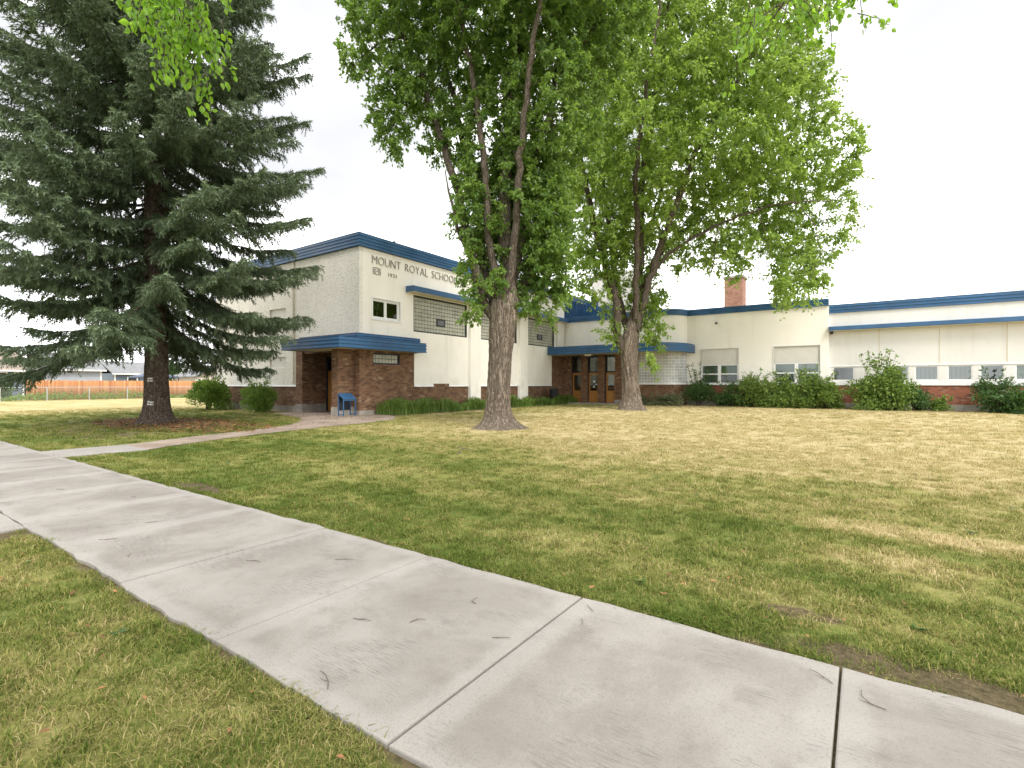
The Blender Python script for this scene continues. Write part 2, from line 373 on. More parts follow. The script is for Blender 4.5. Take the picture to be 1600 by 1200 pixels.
M['needle'] = leaf_mat('spruce_needle', (0.062, 0.098, 0.050), (0.225, 0.295, 0.170), (0.13, 0.18, 0.085), 0.22, 0.6)
M['leaf_shrub'] = leaf_mat('shrub_leaf', (0.080, 0.145, 0.030), (0.255, 0.345, 0.075), (0.26, 0.42, 0.07), 0.34)
M['leaf_dark'] = leaf_mat('dark_shrub_leaf', (0.040, 0.090, 0.026), (0.10, 0.185, 0.055), (0.14, 0.26, 0.05), 0.3)
M['leaf_cedar'] = leaf_mat('cedar_spray', (0.085, 0.150, 0.030), (0.22, 0.33, 0.06), (0.28, 0.44, 0.07), 0.33)
M['leaf_grey'] = leaf_mat('grey_green_ground_leaf', (0.10, 0.13, 0.06), (0.21, 0.24, 0.12), (0.18, 0.22, 0.08), 0.25)
M['lily'] = leaf_mat('day_lily_blade', (0.075, 0.145, 0.022), (0.23, 0.33, 0.075), (0.24, 0.38, 0.06), 0.3)
M['litter'] = leaf_mat('dead_leaf', (0.13, 0.062, 0.028), (0.40, 0.20, 0.085), (0.2, 0.1, 0.04), 0.15, 0.8)
def bark_mat(name, dark, light, sx, sz, strength):
    m, t, o = newmat(name); g = N(t); p = g.pos()
    q = g.scale(p, (sx, sx, sz))
    a = g.noise(q, 0.55, 5, 0.62, 1.2); b = g.noise(q, 1.25, 5, 0.65, 0.8); n2 = g.noise(p, 1.1, 4)
    ra = g.mapr(g.math('ABSOLUTE', g.math('SUBTRACT', a, 0.5)), 0.0, 0.11); rb = g.mapr(g.math('ABSOLUTE', g.math('SUBTRACT', b, 0.5)), 0.0, 0.12)
    f = g.math('ADD', g.math('MULTIPLY', ra, 0.6), g.math('MULTIPLY', rb, 0.4))
    c = g.mix(g.mapr(f, 0.05, 0.95), dark, light)
    c = g.mix(g.math('MULTIPLY', g.mapr(n2, 0.42, 0.72), 0.45), c, [v*0.55 for v in light])
    g.bsdf(o, c, 0.95, g.bump(f, strength, 0.035), 0.1); return m
M['bark'] = bark_mat('furrowed_grey_bark', (0.10, 0.078, 0.058), (0.38, 0.315, 0.25), 19, 2.6, 1.0)
M['bark_branch'] = bark_mat('branch_bark', (0.055, 0.044, 0.035), (0.20, 0.165, 0.13), 22, 4, 0.7)
M['bark_spruce'] = bark_mat('scaly_spruce_bark', (0.060, 0.047, 0.038), (0.26, 0.205, 0.16), 22, 9, 1.0)
M['twig'] = plain('dry_twig', (0.13, 0.105, 0.085), 0.9, 0.3, 30)

def concrete_mat():
    m, t, o = newmat('sidewalk_concrete'); g = N(t); p = g.pos(); x, y, z = g.sep(p)
    big = g.noise(p, 0.8, 5, 0.65, 0.4); mid = g.noise(p, 3.1, 6, 0.7); fine = g.noise(p, 85, 6, 0.8)
    broom = g.noise(g.scale(p, (9, 110, 1)), 1.0, 3, 0.6); broom2 = g.noise(p, 1.9, 4)
    c = g.mix(g.mapr(big, 0.32, 0.68), (0.205, 0.188, 0.165), (0.292, 0.274, 0.247))
    c = g.mix(g.math('MULTIPLY', g.mapr(mid, 0.49, 0.70), 0.42), c, (0.155, 0.138, 0.118))
    # troweled lighter margin along the joints
    fx = g.math('FRACT', g.math('DIVIDE', g.math('ADD', x, 0.105+150), 1.5)); ed = g.math('MINIMUM', fx, g.math('SUBTRACT', 1.0, fx))
    edge = g.mapr(g.math('ADD', ed, g.math('MULTIPLY', g.math('SUBTRACT', mid, 0.5), 0.12)), 0.12, 0.05)
    ey = g.math('MINIMUM', g.math('SUBTRACT', y, 1.43), g.math('SUBTRACT', 3.2, y))
    edge = g.math('MAXIMUM', edge, g.mapr(g.math('ADD', ey, g.math('MULTIPLY', g.math('SUBTRACT', mid, 0.5), 0.14)), 0.14, 0.05))
    c = g.mix(g.math('MULTIPLY', edge, 0.45), c, (0.335, 0.318, 0.292))
    c = g.mix(g.math('MULTIPLY', g.math('MULTIPLY', g.mapr(broom, 0.45, 0.7), g.mapr(broom2, 0.47, 0.62)), 0.6), c, (0.11, 0.10, 0.09))
    c = g.mix(g.math('MULTIPLY', g.mapr(fine, 0.48, 0.68), 0.55), c, (0.128, 0.116, 0.102))
    v = g.n('ShaderNodeTexVoronoi'); g.set(v.inputs['Vector'], p); v.inputs['Scale'].default_value = 2.2; v.inputs['Randomness'].default_value = 1
    c = g.mix(g.math('MULTIPLY', g.mapr(v.outputs['Distance'], 0.042, 0.012), 0.6), c, (0.09, 0.08, 0.07))
    g.bsdf(o, c, 0.88, g.bump(g.math('ADD', g.math('MULTIPLY', fine, 0.5), g.math('MULTIPLY', broom, 0.35)), 0.22, 0.006), 0.25); return m
M['concrete'] = concrete_mat()
def path_mat():
    m, t, o = newmat('old_dusty_path'); g = N(t); p = g.pos()
    n1 = g.noise(p, 0.8, 5, 0.65); n2 = g.noise(p, 5, 6, 0.75); n3 = g.noise(p, 26, 4, 0.7)
    c = g.mix(g.mapr(n1, 0.3, 0.7), (0.22, 0.17, 0.135), (0.34, 0.28, 0.225))
    c = g.mix(g.math('MULTIPLY', g.mapr(n2, 0.52, 0.7), 0.6), c, (0.14, 0.10, 0.075))
    c = g.mix(g.math('MULTIPLY', g.mapr(n3, 0.6, 0.75), 0.5), c, (0.10, 0.07, 0.05))
    g.bsdf(o, c, 0.95, g.bump(n2, 0.4, 0.01), 0.15); return m
M['path'] = path_mat()
M['siding_blue'] = plain('slate_blue_siding', (0.13, 0.165, 0.21), 0.7, 0.08, 1.2)
M['siding_pale'] = plain('pale_grey_blue_siding', (0.36, 0.39, 0.44), 0.7, 0.06, 1.2)
M['siding_beige'] = plain('beige_siding', (0.50, 0.45, 0.41), 0.7, 0.06, 1.2)
M['shingle'] = plain('weathered_grey_shingle', (0.20, 0.205, 0.21), 0.9, 0.18, 3, 0.2, 0.4)
M['shingle_brown'] = plain('brown_shingle', (0.26, 0.215, 0.18), 0.9, 0.18, 3, 0.2, 0.4)
def fence_wood():
    m, t, o = newmat('orange_cedar_board'); g = N(t); p = g.pos(); ti = g.attr('tint')
    n1 = g.noise(g.scale(p, (9, 9, 1.0)), 1.0, 5, 0.65)
    c = g.mix(ti, (0.36, 0.145, 0.055), (0.56, 0.285, 0.125)); c = g.mix(g.math('MULTIPLY', g.mapr(n1, 0.45, 0.75), 0.5), c, (0.27, 0.11, 0.045))
    g.bsdf(o, c, 0.8); return m
M['cedar'] = fence_wood()
M['gazebo'] = plain('navy_gazebo_canvas', (0.10, 0.12, 0.17), 0.8, 0.1, 2)
M['tag'] = plain('white_bark_patch', (0.62, 0.61, 0.58), 0.8, 0.1, 20)

# ================================================================== GROUND
LZ = -0.028     # lawn level; sidewalk and path tops are near z = 0
mb = MB()
xs = [-700, -120, -60, -34, -20, -10, -4, 2, 8, 30, 120, 500]; ys = [-300, -60, -12, -4, 1.4, 3.2, 6, 10, 16, 22, 30, 40, 90, 700]
for i in range(len(xs)-1):
    for j in range(len(ys)-1): mb.quad((xs[i],ys[j],LZ),(xs[i+1],ys[j],LZ),(xs[i+1],ys[j+1],LZ),(xs[i],ys[j+1],LZ))
me = mb.mesh('lawn'); 
bm = bmesh.new(); bm.from_mesh(me); bmesh.ops.remove_doubles(bm, verts=bm.verts, dist=1e-4); bm.to_mesh(me); bm.free()
lawn = link('lawn', me, M['lawn'], kind='structure')

# sidewalk: one slab after another, tooled joints between
sidewalk = empty('sidewalk', (-8, 2.3, 0), kind='structure')
def slab(x0, x1, y0, y1, parent, z=0.0, wob=0.0, seed=0, mat='concrete'):
    rg = np.random.default_rng(seed); bm = bmesh.new()
    vs = []
    nx = 8
    top = []
    for yy, sgn in ((y0, -1), (y1, 1)):
        for k in range(nx+1):
            top.append((x0+(x1-x0)*k/nx, yy+(rg.normal(0, wob) if 0 < k < nx else 0), z))
    A = [bm.verts.new(p) for p in top[:nx+1]]; B = [bm.verts.new(p) for p in top[nx+1:]]
    f = bm.faces.new(A+B[::-1])
    r = bmesh.ops.extrude_face_region(bm, geom=[f]); low = [v for v in r['geom'] if isinstance(v, bmesh.types.BMVert)]
    for v in low: v.co.z -= 0.10
    bmesh.ops.recalc_face_normals(bm, faces=bm.faces)
    ed = [e for e in bm.edges if all(abs(v.co.z-z) < 1e-5 for v in e.verts)]
    bmesh.ops.bevel(bm, geom=ed, offset=0.009, segments=2, affect='EDGES', profile=0.5)
    me = bpy.data.meshes.new('slab'); bm.to_mesh(me); bm.free()
    return link('slab', me, M[mat], parent)
joints = [9.1, 7.6, 6.1, 4.55, 3.0, 1.45, -0.10, -1.63, -3.12, -4.61, -6.1, -7.45] + [-8.95-1.5*k for k in range(12)]
wide = {-0.10: 0.012, -1.63: 0.013}
rg = np.random.default_rng(3)
for i in range(len(joints)-1):
    a, b = joints[i+1], joints[i]
    ga = wide.get(a, 0.006)/1.0; gb = wide.get(b, 0.006)/1.0
    slab(a+ga*0.5, b-gb*0.5, 1.43, 3.20, sidewalk, z=0.0+rg.normal(0, 0.0015), wob=0.011, seed=i)
entry_walk = empty('entry_walk', (-14.3, 4, 0), kind='structure')
slab(-15.05, -13.55, 3.215, 4.76, entry_walk, -0.002, 0.01, 70)
slab(-8.75, -7.22, -0.2, 1.415, entry_walk, -0.002, 0.01, 71)
slab(-8.75, -7.22, -1.8, -0.21, entry_walk, -0.002, 0.01, 72)
# worn path fanning out to the porch
lp = [(-15.1,4.77),(-15.9,6.7),(-16.4,8.6),(-17.2,10.3),(-18.7,11.9),(-21,13.2),(-25.2,14.4)]
rp = [(-13.6,4.77),(-14.5,6.8),(-15.05,8.5),(-15.5,10.1),(-15.9,12.7),(-16.5,14.8),(-18.2,16.4)]
bm = bmesh.new()
pts = []
rg = np.random.default_rng(5)
def dens(l):
    o = []
    for (a, b) in zip(l[:-1], l[1:]):
        for k in range(6):
            t = k/6; o.append((a[0]+(b[0]-a[0])*t+rg.normal(0, .05), a[1]+(b[1]-a[1])*t+rg.normal(0, .05)))
    return o+[l[-1]]
outl = dens(lp)+[(-25.4,15.7),(-24.8,17.0),(-19.6,17.0)]+dens(rp)[::-1]
f = bm.faces.new([bm.verts.new((x, y, -0.014)) for x, y in outl]); bmesh.ops.triangulate(bm, faces=[f]); bmesh.ops.recalc_face_normals(bm, faces=bm.faces)
me = bpy.data.meshes.new('path'); bm.to_mesh(me); bm.free()
link('path', me, M['path'], kind='structure')

# ================================================================== SCHOOL
X0, Y0 = -20.1, 15.85
school = empty('school_building', (X0, Y0, 0), label='long cream stucco school with blue metal roof trim and brown brick base', cat='building')
def wall(name, mat, ax, plane, u0, u1, z0, z1, holes=(), depth=0.16, parent=None, back=True):
    """ax 'x': wall runs along X at y=plane facing -Y; ax 'y': runs along Y at x=plane facing +X"""
    us = sorted({u0, u1, *[h[0] for h in holes], *[h[1] for h in holes]}); zs = sorted({z0, z1, *[h[2] for h in holes], *[h[3] for h in holes]})
    us = [u for u in us if u0 <= u <= u1]; zs = [z for z in zs if z0 <= z <= z1]
    def p(u, z, d=0.0): return (u, plane+d, z) if ax == 'x' else (plane-d, u, z)
    def hole(i, j):
        if i < 0 or j < 0 or i >= len(us)-1 or j >= len(zs)-1: return True
        uc, zc = (us[i]+us[i+1])/2, (zs[j]+zs[j+1])/2
        return any(h[0] < uc < h[1] and h[2] < zc < h[3] for h in holes)
    m = MB()
    for i in range(len(us)-1):
        for j in range(len(zs)-1):
            if hole(i, j): continue
            a, b, c, d = us[i], us[i+1], zs[j], zs[j+1]
            m.quad(p(a,c), p(b,c), p(b,d), p(a,d)); m.quad(p(a,d,depth), p(b,d,depth), p(b,c,depth), p(a,c,depth))
            if hole(i-1, j): m.quad(p(a,c), p(a,d), p(a,d,depth), p(a,c,depth))
            if hole(i+1, j): m.quad(p(b,c), p(b,c,depth), p(b,d,depth), p(b,d))
            if hole(i, j-1): m.quad(p(a,c), p(a,c,depth), p(b,c,depth), p(b,c))
            if hole(i, j+1): m.quad(p(a,d), p(b,d), p(b,d,depth), p(a,d,depth))
    me = bpy.data.meshes.new(name); me.from_pydata(m.v, [], m.f); bm = bmesh.new(); bm.from_mesh(me)
    bmesh.ops.remove_doubles(bm, verts=bm.verts, dist=1e-5); bmesh.ops.recalc_face_normals(bm, faces=bm.faces); bm.to_mesh(me); bm.free()
    return link(name, me, M[mat], parent or school)
def bx(name, mat, x0, x1, y0, y1, z0, z1, parent=None, bev=0.0, **k):
    o = MB().box(x0, x1, y0, y1, z0, z1).build(name, M[mat], parent or school, **k)
    if bev:
        bm = bmesh.new(); bm.from_mesh(o.data); bmesh.ops.bevel(bm, geom=bm.edges[:], offset=bev, segments=2, affect='EDGES'); bm.to_mesh(o.data); bm.free()
    return o
def ribs(z0, z1, n, out, lip=0.035, back=-0.02):
    """stepped metal fascia profile: each board leans out to a small lip at its foot"""
    pr = [(back, z0), (out-0.02, z0)]
    h = (z1-z0)/n
    for i in range(n):
        a = z0+i*h
        pr += [(out+lip, a+0.012), (out+lip, a+0.05), (out, a+0.075)]
        if i < n-1: pr += [(out, a+h-0.012)]
    pr += [(out, z1-0.03), (out+0.02, z1), (back, z1)]
    return pr

# gymnasium block, street side
wall('wall', 'pebble', 'x', Y0, -34.4, X0, 3.30, 8.25, [(-28.1, -26.45, 5.25, 5.75)], 0.20)
wall('wall', 'pebble', 'x', Y0, -34.4, -25.3, 1.40, 3.30, [(-28.1, -26.45, 2.45, 3.02)], 0.20)
bx('infill_panel', 'panel', -28.1, -26.45, Y0+0.08, Y0+0.13, 5.25, 5.75); bx('infill_panel', 'panel', -28.1, -26.45, Y0+0.08, Y0+0.13, 2.45, 3.02)
wall('brick_base', 'brick', 'x', Y0+0.03, -34.37, -25.3, 0.30, 1.40)
bx('foundation', 'concrete_base', -34.4, -25.3, Y0-0.04, Y0+0.3, -0.1, 0.30)
MB().sweep([(-0.02, 1.36), (0.05, 1.36), (0.03, 1.43), (-0.02, 1.45)], [(-34.4, Y0), (-25.3, Y0)]).build('drip_edge', M['white_trim'], school)
MB().tube([(-25.62, Y0-0.05, 8.2), (-25.62, Y0-0.05, 1.5)], 0.04, 8).build('downpipe', M['soffit'], school)
MB().box(-34.4, -34.2, Y0+0.2, 48, 0, 8.25).build('wall', M['stucco'], school)
MB().box(-34.4, X0, 47.9, 48.1, 0, 8.25).build('wall', M['stucco'], school)
# front facade towards the lawn
GB = [(19.44, 23.97), (25.11, 29.42), (30.6, 34.66)]
wall('wall', 'stucco', 'y', X0, Y0+0.2, 36.1, 3.25, 8.25, [(16.65, 18.47, 4.79, 5.80)] + [(a, b, 4.36, 6.36) for a, b in GB], 0.18)
wall('wall', 'stucco', 'y', X0, 19.49, 34.26, 1.40, 3.25, (), 0.18)
wall('brick_base', 'brick', 'y', X0-0.03, 19.49, 34.26, -0.1, 1.40, (), 0.18)
MB().sweep([(-0.02, 1.35), (0.05, 1.35), (0.03, 1.42), (-0.02, 1.45)], [(X0, 19.5), (X0, 21.0)]).build('drip_edge', M['white_trim'], school)
MB().sweep([(-0.02, 1.35), (0.05, 1.35), (0.03, 1.42), (-0.02, 1.45)], [(X0, 22.3), (X0, 34.25)]).build('drip_edge', M['white_trim'], school)
bx('brick_patch', 'brick', X0-0.02, X0+0.012, 21.0, 22.3, 1.40, 1.52)
wall('porch_wall', 'brick', 'y', X0, Y0+0.2, 19.49, -0.1, 3.25, [(16.69, 18.47, 2.50, 3.07)], 0.22)
wall('entry_side_wall', 'brick', 'y', X0+0.01, 34.26, 36.7, -0.1, 3.75, (), 0.2)
wall('wall', 'stucco', 'y', X0, 34.26, 36.1, 3.25, 3.26, (), 0.1)
MB().box(X0-0.2, X0, 36.1, 48, 3.75, 8.85).build('wall', M['stucco'], school)
# window with two sashes beside the lettering
def window_yz(y0, y1, z0, z1, ndiv, dep=0.09, fr=0.07, mat='white_trim', behind='navy', sill=True, blind_to=None):
    x = X0-dep
    m = MB(); 
    m.box(x-0.05, x+0.02, y0, y1, z0, z0+fr).box(x-0.05, x+0.02, y0, y1, z1-fr, z1)
    w = (y1-y0-fr)/ndiv
    for i in range(ndiv+1): m.box(x-0.05, x+0.021, y0+w*i, y0+w*i+fr, z0+fr, z1-fr)
    for i in range(ndiv):
        a, b = y0+w*i+fr, y0+w*(i+1); m.box(x-0.05, x-0.01, a, a+0.05, z0+fr, z1-fr).box(x-0.05, x-0.01, b-0.05, b, z0+fr, z1-fr).box(x-0.05, x-0.01, a+0.05, b-0.05, z0+fr, z0+fr+0.05).box(x-0.05, x-0.01, a+0.05, b-0.05, z1-fr-0.05, z1-fr)
    o = m.build('window', M[mat], school)
    for i in range(ndiv):
        a, b = y0+w*i+fr+0.05, y0+w*(i+1)-0.05
        MB().box(x-0.036, x-0.03, a, b, z0+fr+0.05, z1-fr-0.05).build('pane', M['glass'], o)
    if sill: MB().box(x-0.05, X0+0.05, y0-0.06, y1+0.06, z0-0.07, z0).build('sill', M['white_trim'], o)
    return o
o = window_yz(16.65, 18.47, 4.79, 5.80, 2)
MB().box(X0-0.02, X0+0.025, 16.57, 18.55, 5.80, 5.86).box(X0-0.02, X0+0.025, 16.57, 16.65, 4.79, 5.80).box(X0-0.02, X0+0.025, 18.47, 18.55, 4.79, 5.80).build('casing', M['white_trim'], o)
# glass block windows
def block_geo(m, o, du, dv, nrm, w, h, gap, bulge, rng):
    """one moulded block: a shallow frustum standing proud of the joint"""
    e = 0.018; o, du, dv, nrm = map(Vector, (o, du, dv, nrm))
    a = [o+du*gap+dv*gap, o+du*(w-gap)+dv*gap, o+du*(w-gap)+dv*(h-gap), o+du*gap+dv*(h-gap)]
    k = rng.normal(0, 0.0025, 4)
    b = [o+du*(gap+e)+dv*(gap+e)+nrm*(bulge+k[0]), o+du*(w-gap-e)+dv*(gap+e)+nrm*(bulge+k[1]), o+du*(w-gap-e)+dv*(h-gap-e)+nrm*(bulge+k[2]), o+du*(gap+e)+dv*(h-gap-e)+nrm*(bulge+k[3])]
    m.add(a+b, [(0,1,5,4),(1,2,6,5),(2,3,7,6),(3,0,4,7),(4,5,6,7)])
def glass_block_window(y0, y1, z0, z1, nc, nr, vent, rng):
    x = X0-0.13; f = 0.07
    fr = MB().box(x-0.05, X0-0.03, y0, y0+f, z0, z1).box(x-0.05, X0-0.03, y1-f, y1, z0, z1).box(x-0.05, X0-0.03, y0+f, y1-f, z0, z0+f).box(x-0.05, X0-0.03, y0+f, y1-f, z1-f, z1)
    o = fr.build('glass_block_window', M['frame_dark'], school)
    MB().box(x-0.06, x, y0+f, y1-f, z0+f, z1-f).build('joint_bed', M['mortar_dark'], o)
    m = MB(); w = (y1-y0-2*f)/nc; h = (z1-z0-2*f)/nr
    for i in range(nc):
        for j in range(nr):
            if vent and vent[0] <= i < vent[0]+3 and vent[1] <= j < vent[1]+2: continue
            block_geo(m, (x, y0+f+w*i, z0+f+h*j), (0,1,0), (0,0,1), (1,0,0), w, h, 0.011, 0.022, rng)
    m.build('glass_blocks', M['glass_block'], o, kind='stuff')
    if vent:
        a, b, c, d = y0+f+w*vent[0], y0+f+w*(vent[0]+3), z0+f+h*vent[1], z0+f+h*(vent[1]+2)
        MB().box(x, x+0.07, a, a+0.05, c, d).box(x, x+0.07, b-0.05, b, c, d).box(x, x+0.07, a+0.05, b-0.05, c, c+0.05).box(x, x+0.07, a+0.05, b-0.05, d-0.05, d).build('vent_sash', M['frame_dark'], o)
        MB().box(x+0.005, x+0.03, a+0.05, b-0.05, c+0.05, d-0.05).build('pane', M['curtain'], o)
rg = np.random.default_rng(11)
glass_block_window(GB[0][0], GB[0][1], 4.36, 6.36, 19, 9, (8, 2), rg)
glass_block_window(GB[1][0], GB[1][1], 4.36, 6.36, 18, 9, None, rg)
glass_block_window(GB[2][0], GB[2][1], 4.36, 6.36, 17, 9, (7, 2), rg)
# porch side light of glass block
x = X0-0.14
o = MB().box(x-0.06, X0-0.05, 16.69, 18.47, 2.50, 2.56).box(x-0.06, X0-0.05, 16.69, 18.47, 3.01, 3.07).box(x-0.06, X0-0.05, 16.69, 16.75, 2.56, 3.01).box(x-0.06, X0-0.05, 18.41, 18.47, 2.56, 3.01).build('porch_window', M['navy'], school)
m = MB()
for i in range(8):
    for j in range(2): block_geo(m, (x, 16.75+0.2075*i, 2.56+0.225*j), (0,1,0), (0,0,1), (1,0,0), 0.2075, 0.225, 0.011, 0.022, rg)
m.build('glass_blocks', M['glass_block'], o, kind='stuff'); MB().box(x-0.06, x, 16.75, 18.41, 2.56, 3.01).build('joint_bed', M['mortar_dark'], o)
MB().box(X0-0.02, X0+0.025, 16.6, 18.56, 2.40, 2.50).build('brick_sill', M['brick'], school)
# pilasters and hood over the glass block windows
for a, b in ((24.05, 25.07), (29.5, 30.55)): bx('pilaster', 'stucco', X0-0.01, X0+0.22, a, b, -0.1, 6.40, bev=0.015)
bx('pilaster', 'stucco', X0-0.01, X0+0.20, 34.85, 36.0, 3.95, 6.40, bev=0.012); bx('pilaster', 'stucco', X0-0.3, X0+0.16, 34.9, 36.0, 6.75, 9.1, bev=0.012)
bx('pilaster_cap', 'blue', X0-0.34, X0+0.2, 34.86, 36.04, 9.1, 9.22)
MB().sweep([(0.0, 6.42), (0.60, 6.42), (0.63, 6.44), (0.63, 6.70), (0.60, 6.72), (0.0, 6.74)], [(X0, 18.88), (X0, 36.08)]).build('window_hood', M['blue'], school)
bx('hood_soffit', 'soffit', X0+0.01, X0+0.58, 18.91, 36.05, 6.40, 6.425)
# roof and parapet fascia
bx('roof', 'roof', -34.4, X0, Y0, 48, 8.2, 8.30)
MB().sweep(ribs(8.22, 8.86, 4, 0.10), [(-34.4, 48), (-34.4, Y0), (X0, Y0), (X0, 34.88)]).build('roof_fascia', M['blue'], school)
MB().sweep(ribs(8.22, 8.86, 4, 0.10), [(X0, 40.5), (X0, 48)]).build('roof_fascia', M['blue'], school)
m = MB().tube([(X0-0.6, 18.6, 8.3), (X0-0.6, 18.6, 9.08)], 0.05, 8); m.tube([(X0-0.6, 18.6, 9.05), (X0-0.6, 18.6, 9.1), (X0-0.6, 18.6, 9.2)], [0.1, 0.1, 0.03], 8); m.build('roof_vent', M['black'], school)
# lettering
def text_mesh(ch, size, ext, off=0.0):
    cu = bpy.data.curves.new('t', 'FONT'); cu.body = ch; cu.size = size; cu.extrude = ext; cu.offset = off; cu.resolution_u = 3
    ob = bpy.data.objects.new('t', cu); C.objects.link(ob); bpy.context.view_layer.update()
    me = bpy.data.meshes.new_from_object(ob.evaluated_get(bpy.context.evaluated_depsgraph_get())); bpy.data.objects.remove(ob); bpy.data.curves.remove(cu)
    return me
def put_text(s, y0, y1, zb, cap, gap, name, ext=0.02, off=-0.013):
    ms = []; widths = []
    for ch in s:
        if ch == ' ': ms.append(None); widths.append(cap*0.42); continue
        me = text_mesh(ch, cap/0.73, ext, off); co = np.array([v.co[:] for v in me.vertices]); ms.append((me, co[:,0].min(), co[:,1].min(), co[:,1].max())); widths.append(np.ptp(co[:,0]))
    tot = sum(widths)+gap*(len(s)-1); k = (y1-y0)/tot; u = y0
    for me, w in zip(ms, widths):
        if me:
            T = Matrix(((0,0,1,X0+0.012+ext),(k,0,0,u-k*me[1]),(0,cap/max(me[3]-me[2],1e-6) if me[3]-me[2] > 0.5*cap else 1,0,zb-me[2]*(cap/max(me[3]-me[2],1e-6))),(0,0,0,1)))
            me[0].transform(T); link(name, me[0], M['letter'], school)
        u += (w+gap)*k
put_text('MOUNT ROYAL SCHOOL', 16.60, 22.92, 7.52, 0.40, 0.075, 'letter')
put_text('1951', 17.66, 18.22, 7.04, 0.18, 0.05, 'numeral', 0.012, -0.003)
m = MB()
for j in range(5):            # small weathered emblem: a badge of wavy bars
    z = 6.99+0.078*j
    for i in range(10):
        a = 16.66+0.052*i; d0 = 0.014*math.sin(i*0.9+j); d1 = 0.014*math.sin((i+1)*0.9+j)
        if (i in (4, 5)) and j in (1, 3): continue
        m.add([(X0+0.012,a,z+d0),(X0+0.012,a+0.052,z+d1),(X0+0.012,a+0.052,z+0.05+d1),(X0+0.012,a,z+0.05+d0),(X0-0.01,a,z+d0),(X0-0.01,a+0.052,z+d1),(X0-0.01,a+0.052,z+0.05+d1),(X0-0.01,a,z+0.05+d0)],
              [(0,1,2,3),(0,4,5,1),(3,2,6,7),(1,5,6,2),(0,3,7,4)])
m.build('emblem', M['letter'], school)

# porch on the street corner
wall('porch_wall', 'brick', 'x', Y0-0.10, -25.3, -24.72, 0.42, 3.3, (), 0.3)
bx('porch_plinth', 'concrete_base', -25.32, -24.70, Y0-0.14, Y0+0.2, -0.1, 0.42)
wall('porch_reveal', 'brick', 'y', -24.72, Y0+0.2, 17.2, 0.42, 3.3, (), 0.2); bx('porch_plinth', 'concrete_base', -24.9, -24.68, Y0+0.2, 17.2, -0.1, 0.42)
bx('porch_pillar', 'brick', -20.97, -20.50, 14.92, Y0+0.25, 0.40, 3.2)
bx('porch_plinth', 'concrete_base', -21.0, -20.47, 14.89, Y0+0.1, -0.1, 0.40)
bx('porch_wall', 'brick', -22.3, X0, Y0+0.001, Y0+0.2, -0.1, 3.3)
bx('porch_plinth', 'concrete_base', -20.46, X0+0.03, Y0-0.03, 16.75, -0.1, 0.20)
bx('porch_reveal', 'brick', -22.3, -22.1, Y0+0.2, 17.2, -0.1, 3.3)
bx('porch_lintel', 'brick', -24.72, -22.3, Y0, Y0+0.2, 3.12, 3.3)
wall('porch_back', 'brick', 'x', 17.2, -24.72, -22.1, -0.1, 3.3, [(-24.66, -22.9, 0.0, 3.0)], 0.15)
o = MB().box(-24.66, -24.56, 17.18, 17.32, 0, 3.0).box(-23.56, -23.48, 17.18, 17.32, 0, 3.0).box(-24.56, -23.56, 17.18, 17.32, 2.93, 3.0).box(-24.56, -23.56, 17.18, 17.32, 2.22, 2.3).box(-23.48, -22.9, 17.2, 17.3, 0, 3.0).build('porch_door_frame', M['navy'], school)
MB().box(-24.56, -23.56, 17.24, 17.29, 0.02, 2.22).build('door_leaf', M['door'], o); MB().box(-24.56, -23.56, 17.25, 17.26, 2.3, 2.93).build('transom', M['glass'], o)
# porch canopy in two tiers wrapping the corner
def slab_poly(name, mat, pts, z0, z1, parent=None):
    m = MB(); n = len(pts)
    m.add([(x, y, z0) for x, y in pts]+[(x, y, z1) for x, y in pts], [tuple(range(n))[::-1], tuple(range(n, 2*n))]+[(i, (i+1) % n, n+(i+1) % n, n+i) for i in range(n)])
    return m.build(name, M[mat], parent or school)
lo = [(-23.9, Y0-0.02), (-23.9, 14.1), (-19.3, 14.1), (-19.3, 19.6), (X0+0.01, 19.6)]
MB().sweep(ribs(3.17, 3.68, 3, 0.0, 0.03, -0.25), lo).build('porch_canopy', M['blue'], school)
slab_poly('canopy_soffit', 'soffit', [(-23.7, Y0), (-23.7, 14.3), (-19.5, 14.3), (-19.5, 19.4), (X0+0.002, 19.4), (X0+0.002, Y0)], 3.19, 3.22)
slab_poly('canopy_deck', 'roof', [(-23.8, Y0), (-23.8, 14.2), (-19.4, 14.2), (-19.4, 19.5), (X0+0.002, 19.5), (X0+0.002, Y0)], 3.60, 3.64)
MB().sweep(ribs(3.66, 3.96, 2, 0.0, 0.03, -0.2), [(-24.6, Y0-0.02), (-24.6, 15.5), (-19.82, 15.5), (-19.82, 19.66), (X0+0.01, 19.66)]).build('porch_canopy', M['blue'], school)
slab_poly('canopy_deck', 'roof', [(-24.5, Y0), (-24.5, 15.6), (-19.92, 15.6), (-19.92, 19.6), (X0+0.002, 19.6), (X0+0.002, Y0)], 3.88, 3.91)

# entrance block with the curved bay
def arc(cx, cy, rx, ry, a0, a1, n): return [(cx+rx*math.cos(R_(a0+(a1-a0)*i/n)), cy+ry*math.sin(R_(a0+(a1-a0)*i/n))) for i in range(n+1)]
EY, RY = 36.1, 37.6
bay = arc(-12.0, RY, 1.4, 1.5, -90, 0, 14)
front = [(X0, EY)] + bay
MB().sweep([(0, 3.95), (0, 6.5), (-0.2, 6.5), (-0.2, 3.95)], front+[(-10.6, RY+0.1)]).build('entrance_wall', M['stucco'], school)
MB().sweep(ribs(6.45, 6.90, 3, 0.08), [(X0, EY)]+bay[:-1]+[(-10.6, RY), (-1.82, RY)]).build('roof_fascia', M['blue'], school)
slab_poly('roof', 'roof', [(X0, EY)]+bay+[(-1.8, RY), (-1.8, 56), (X0, 56)], 6.46, 6.56)
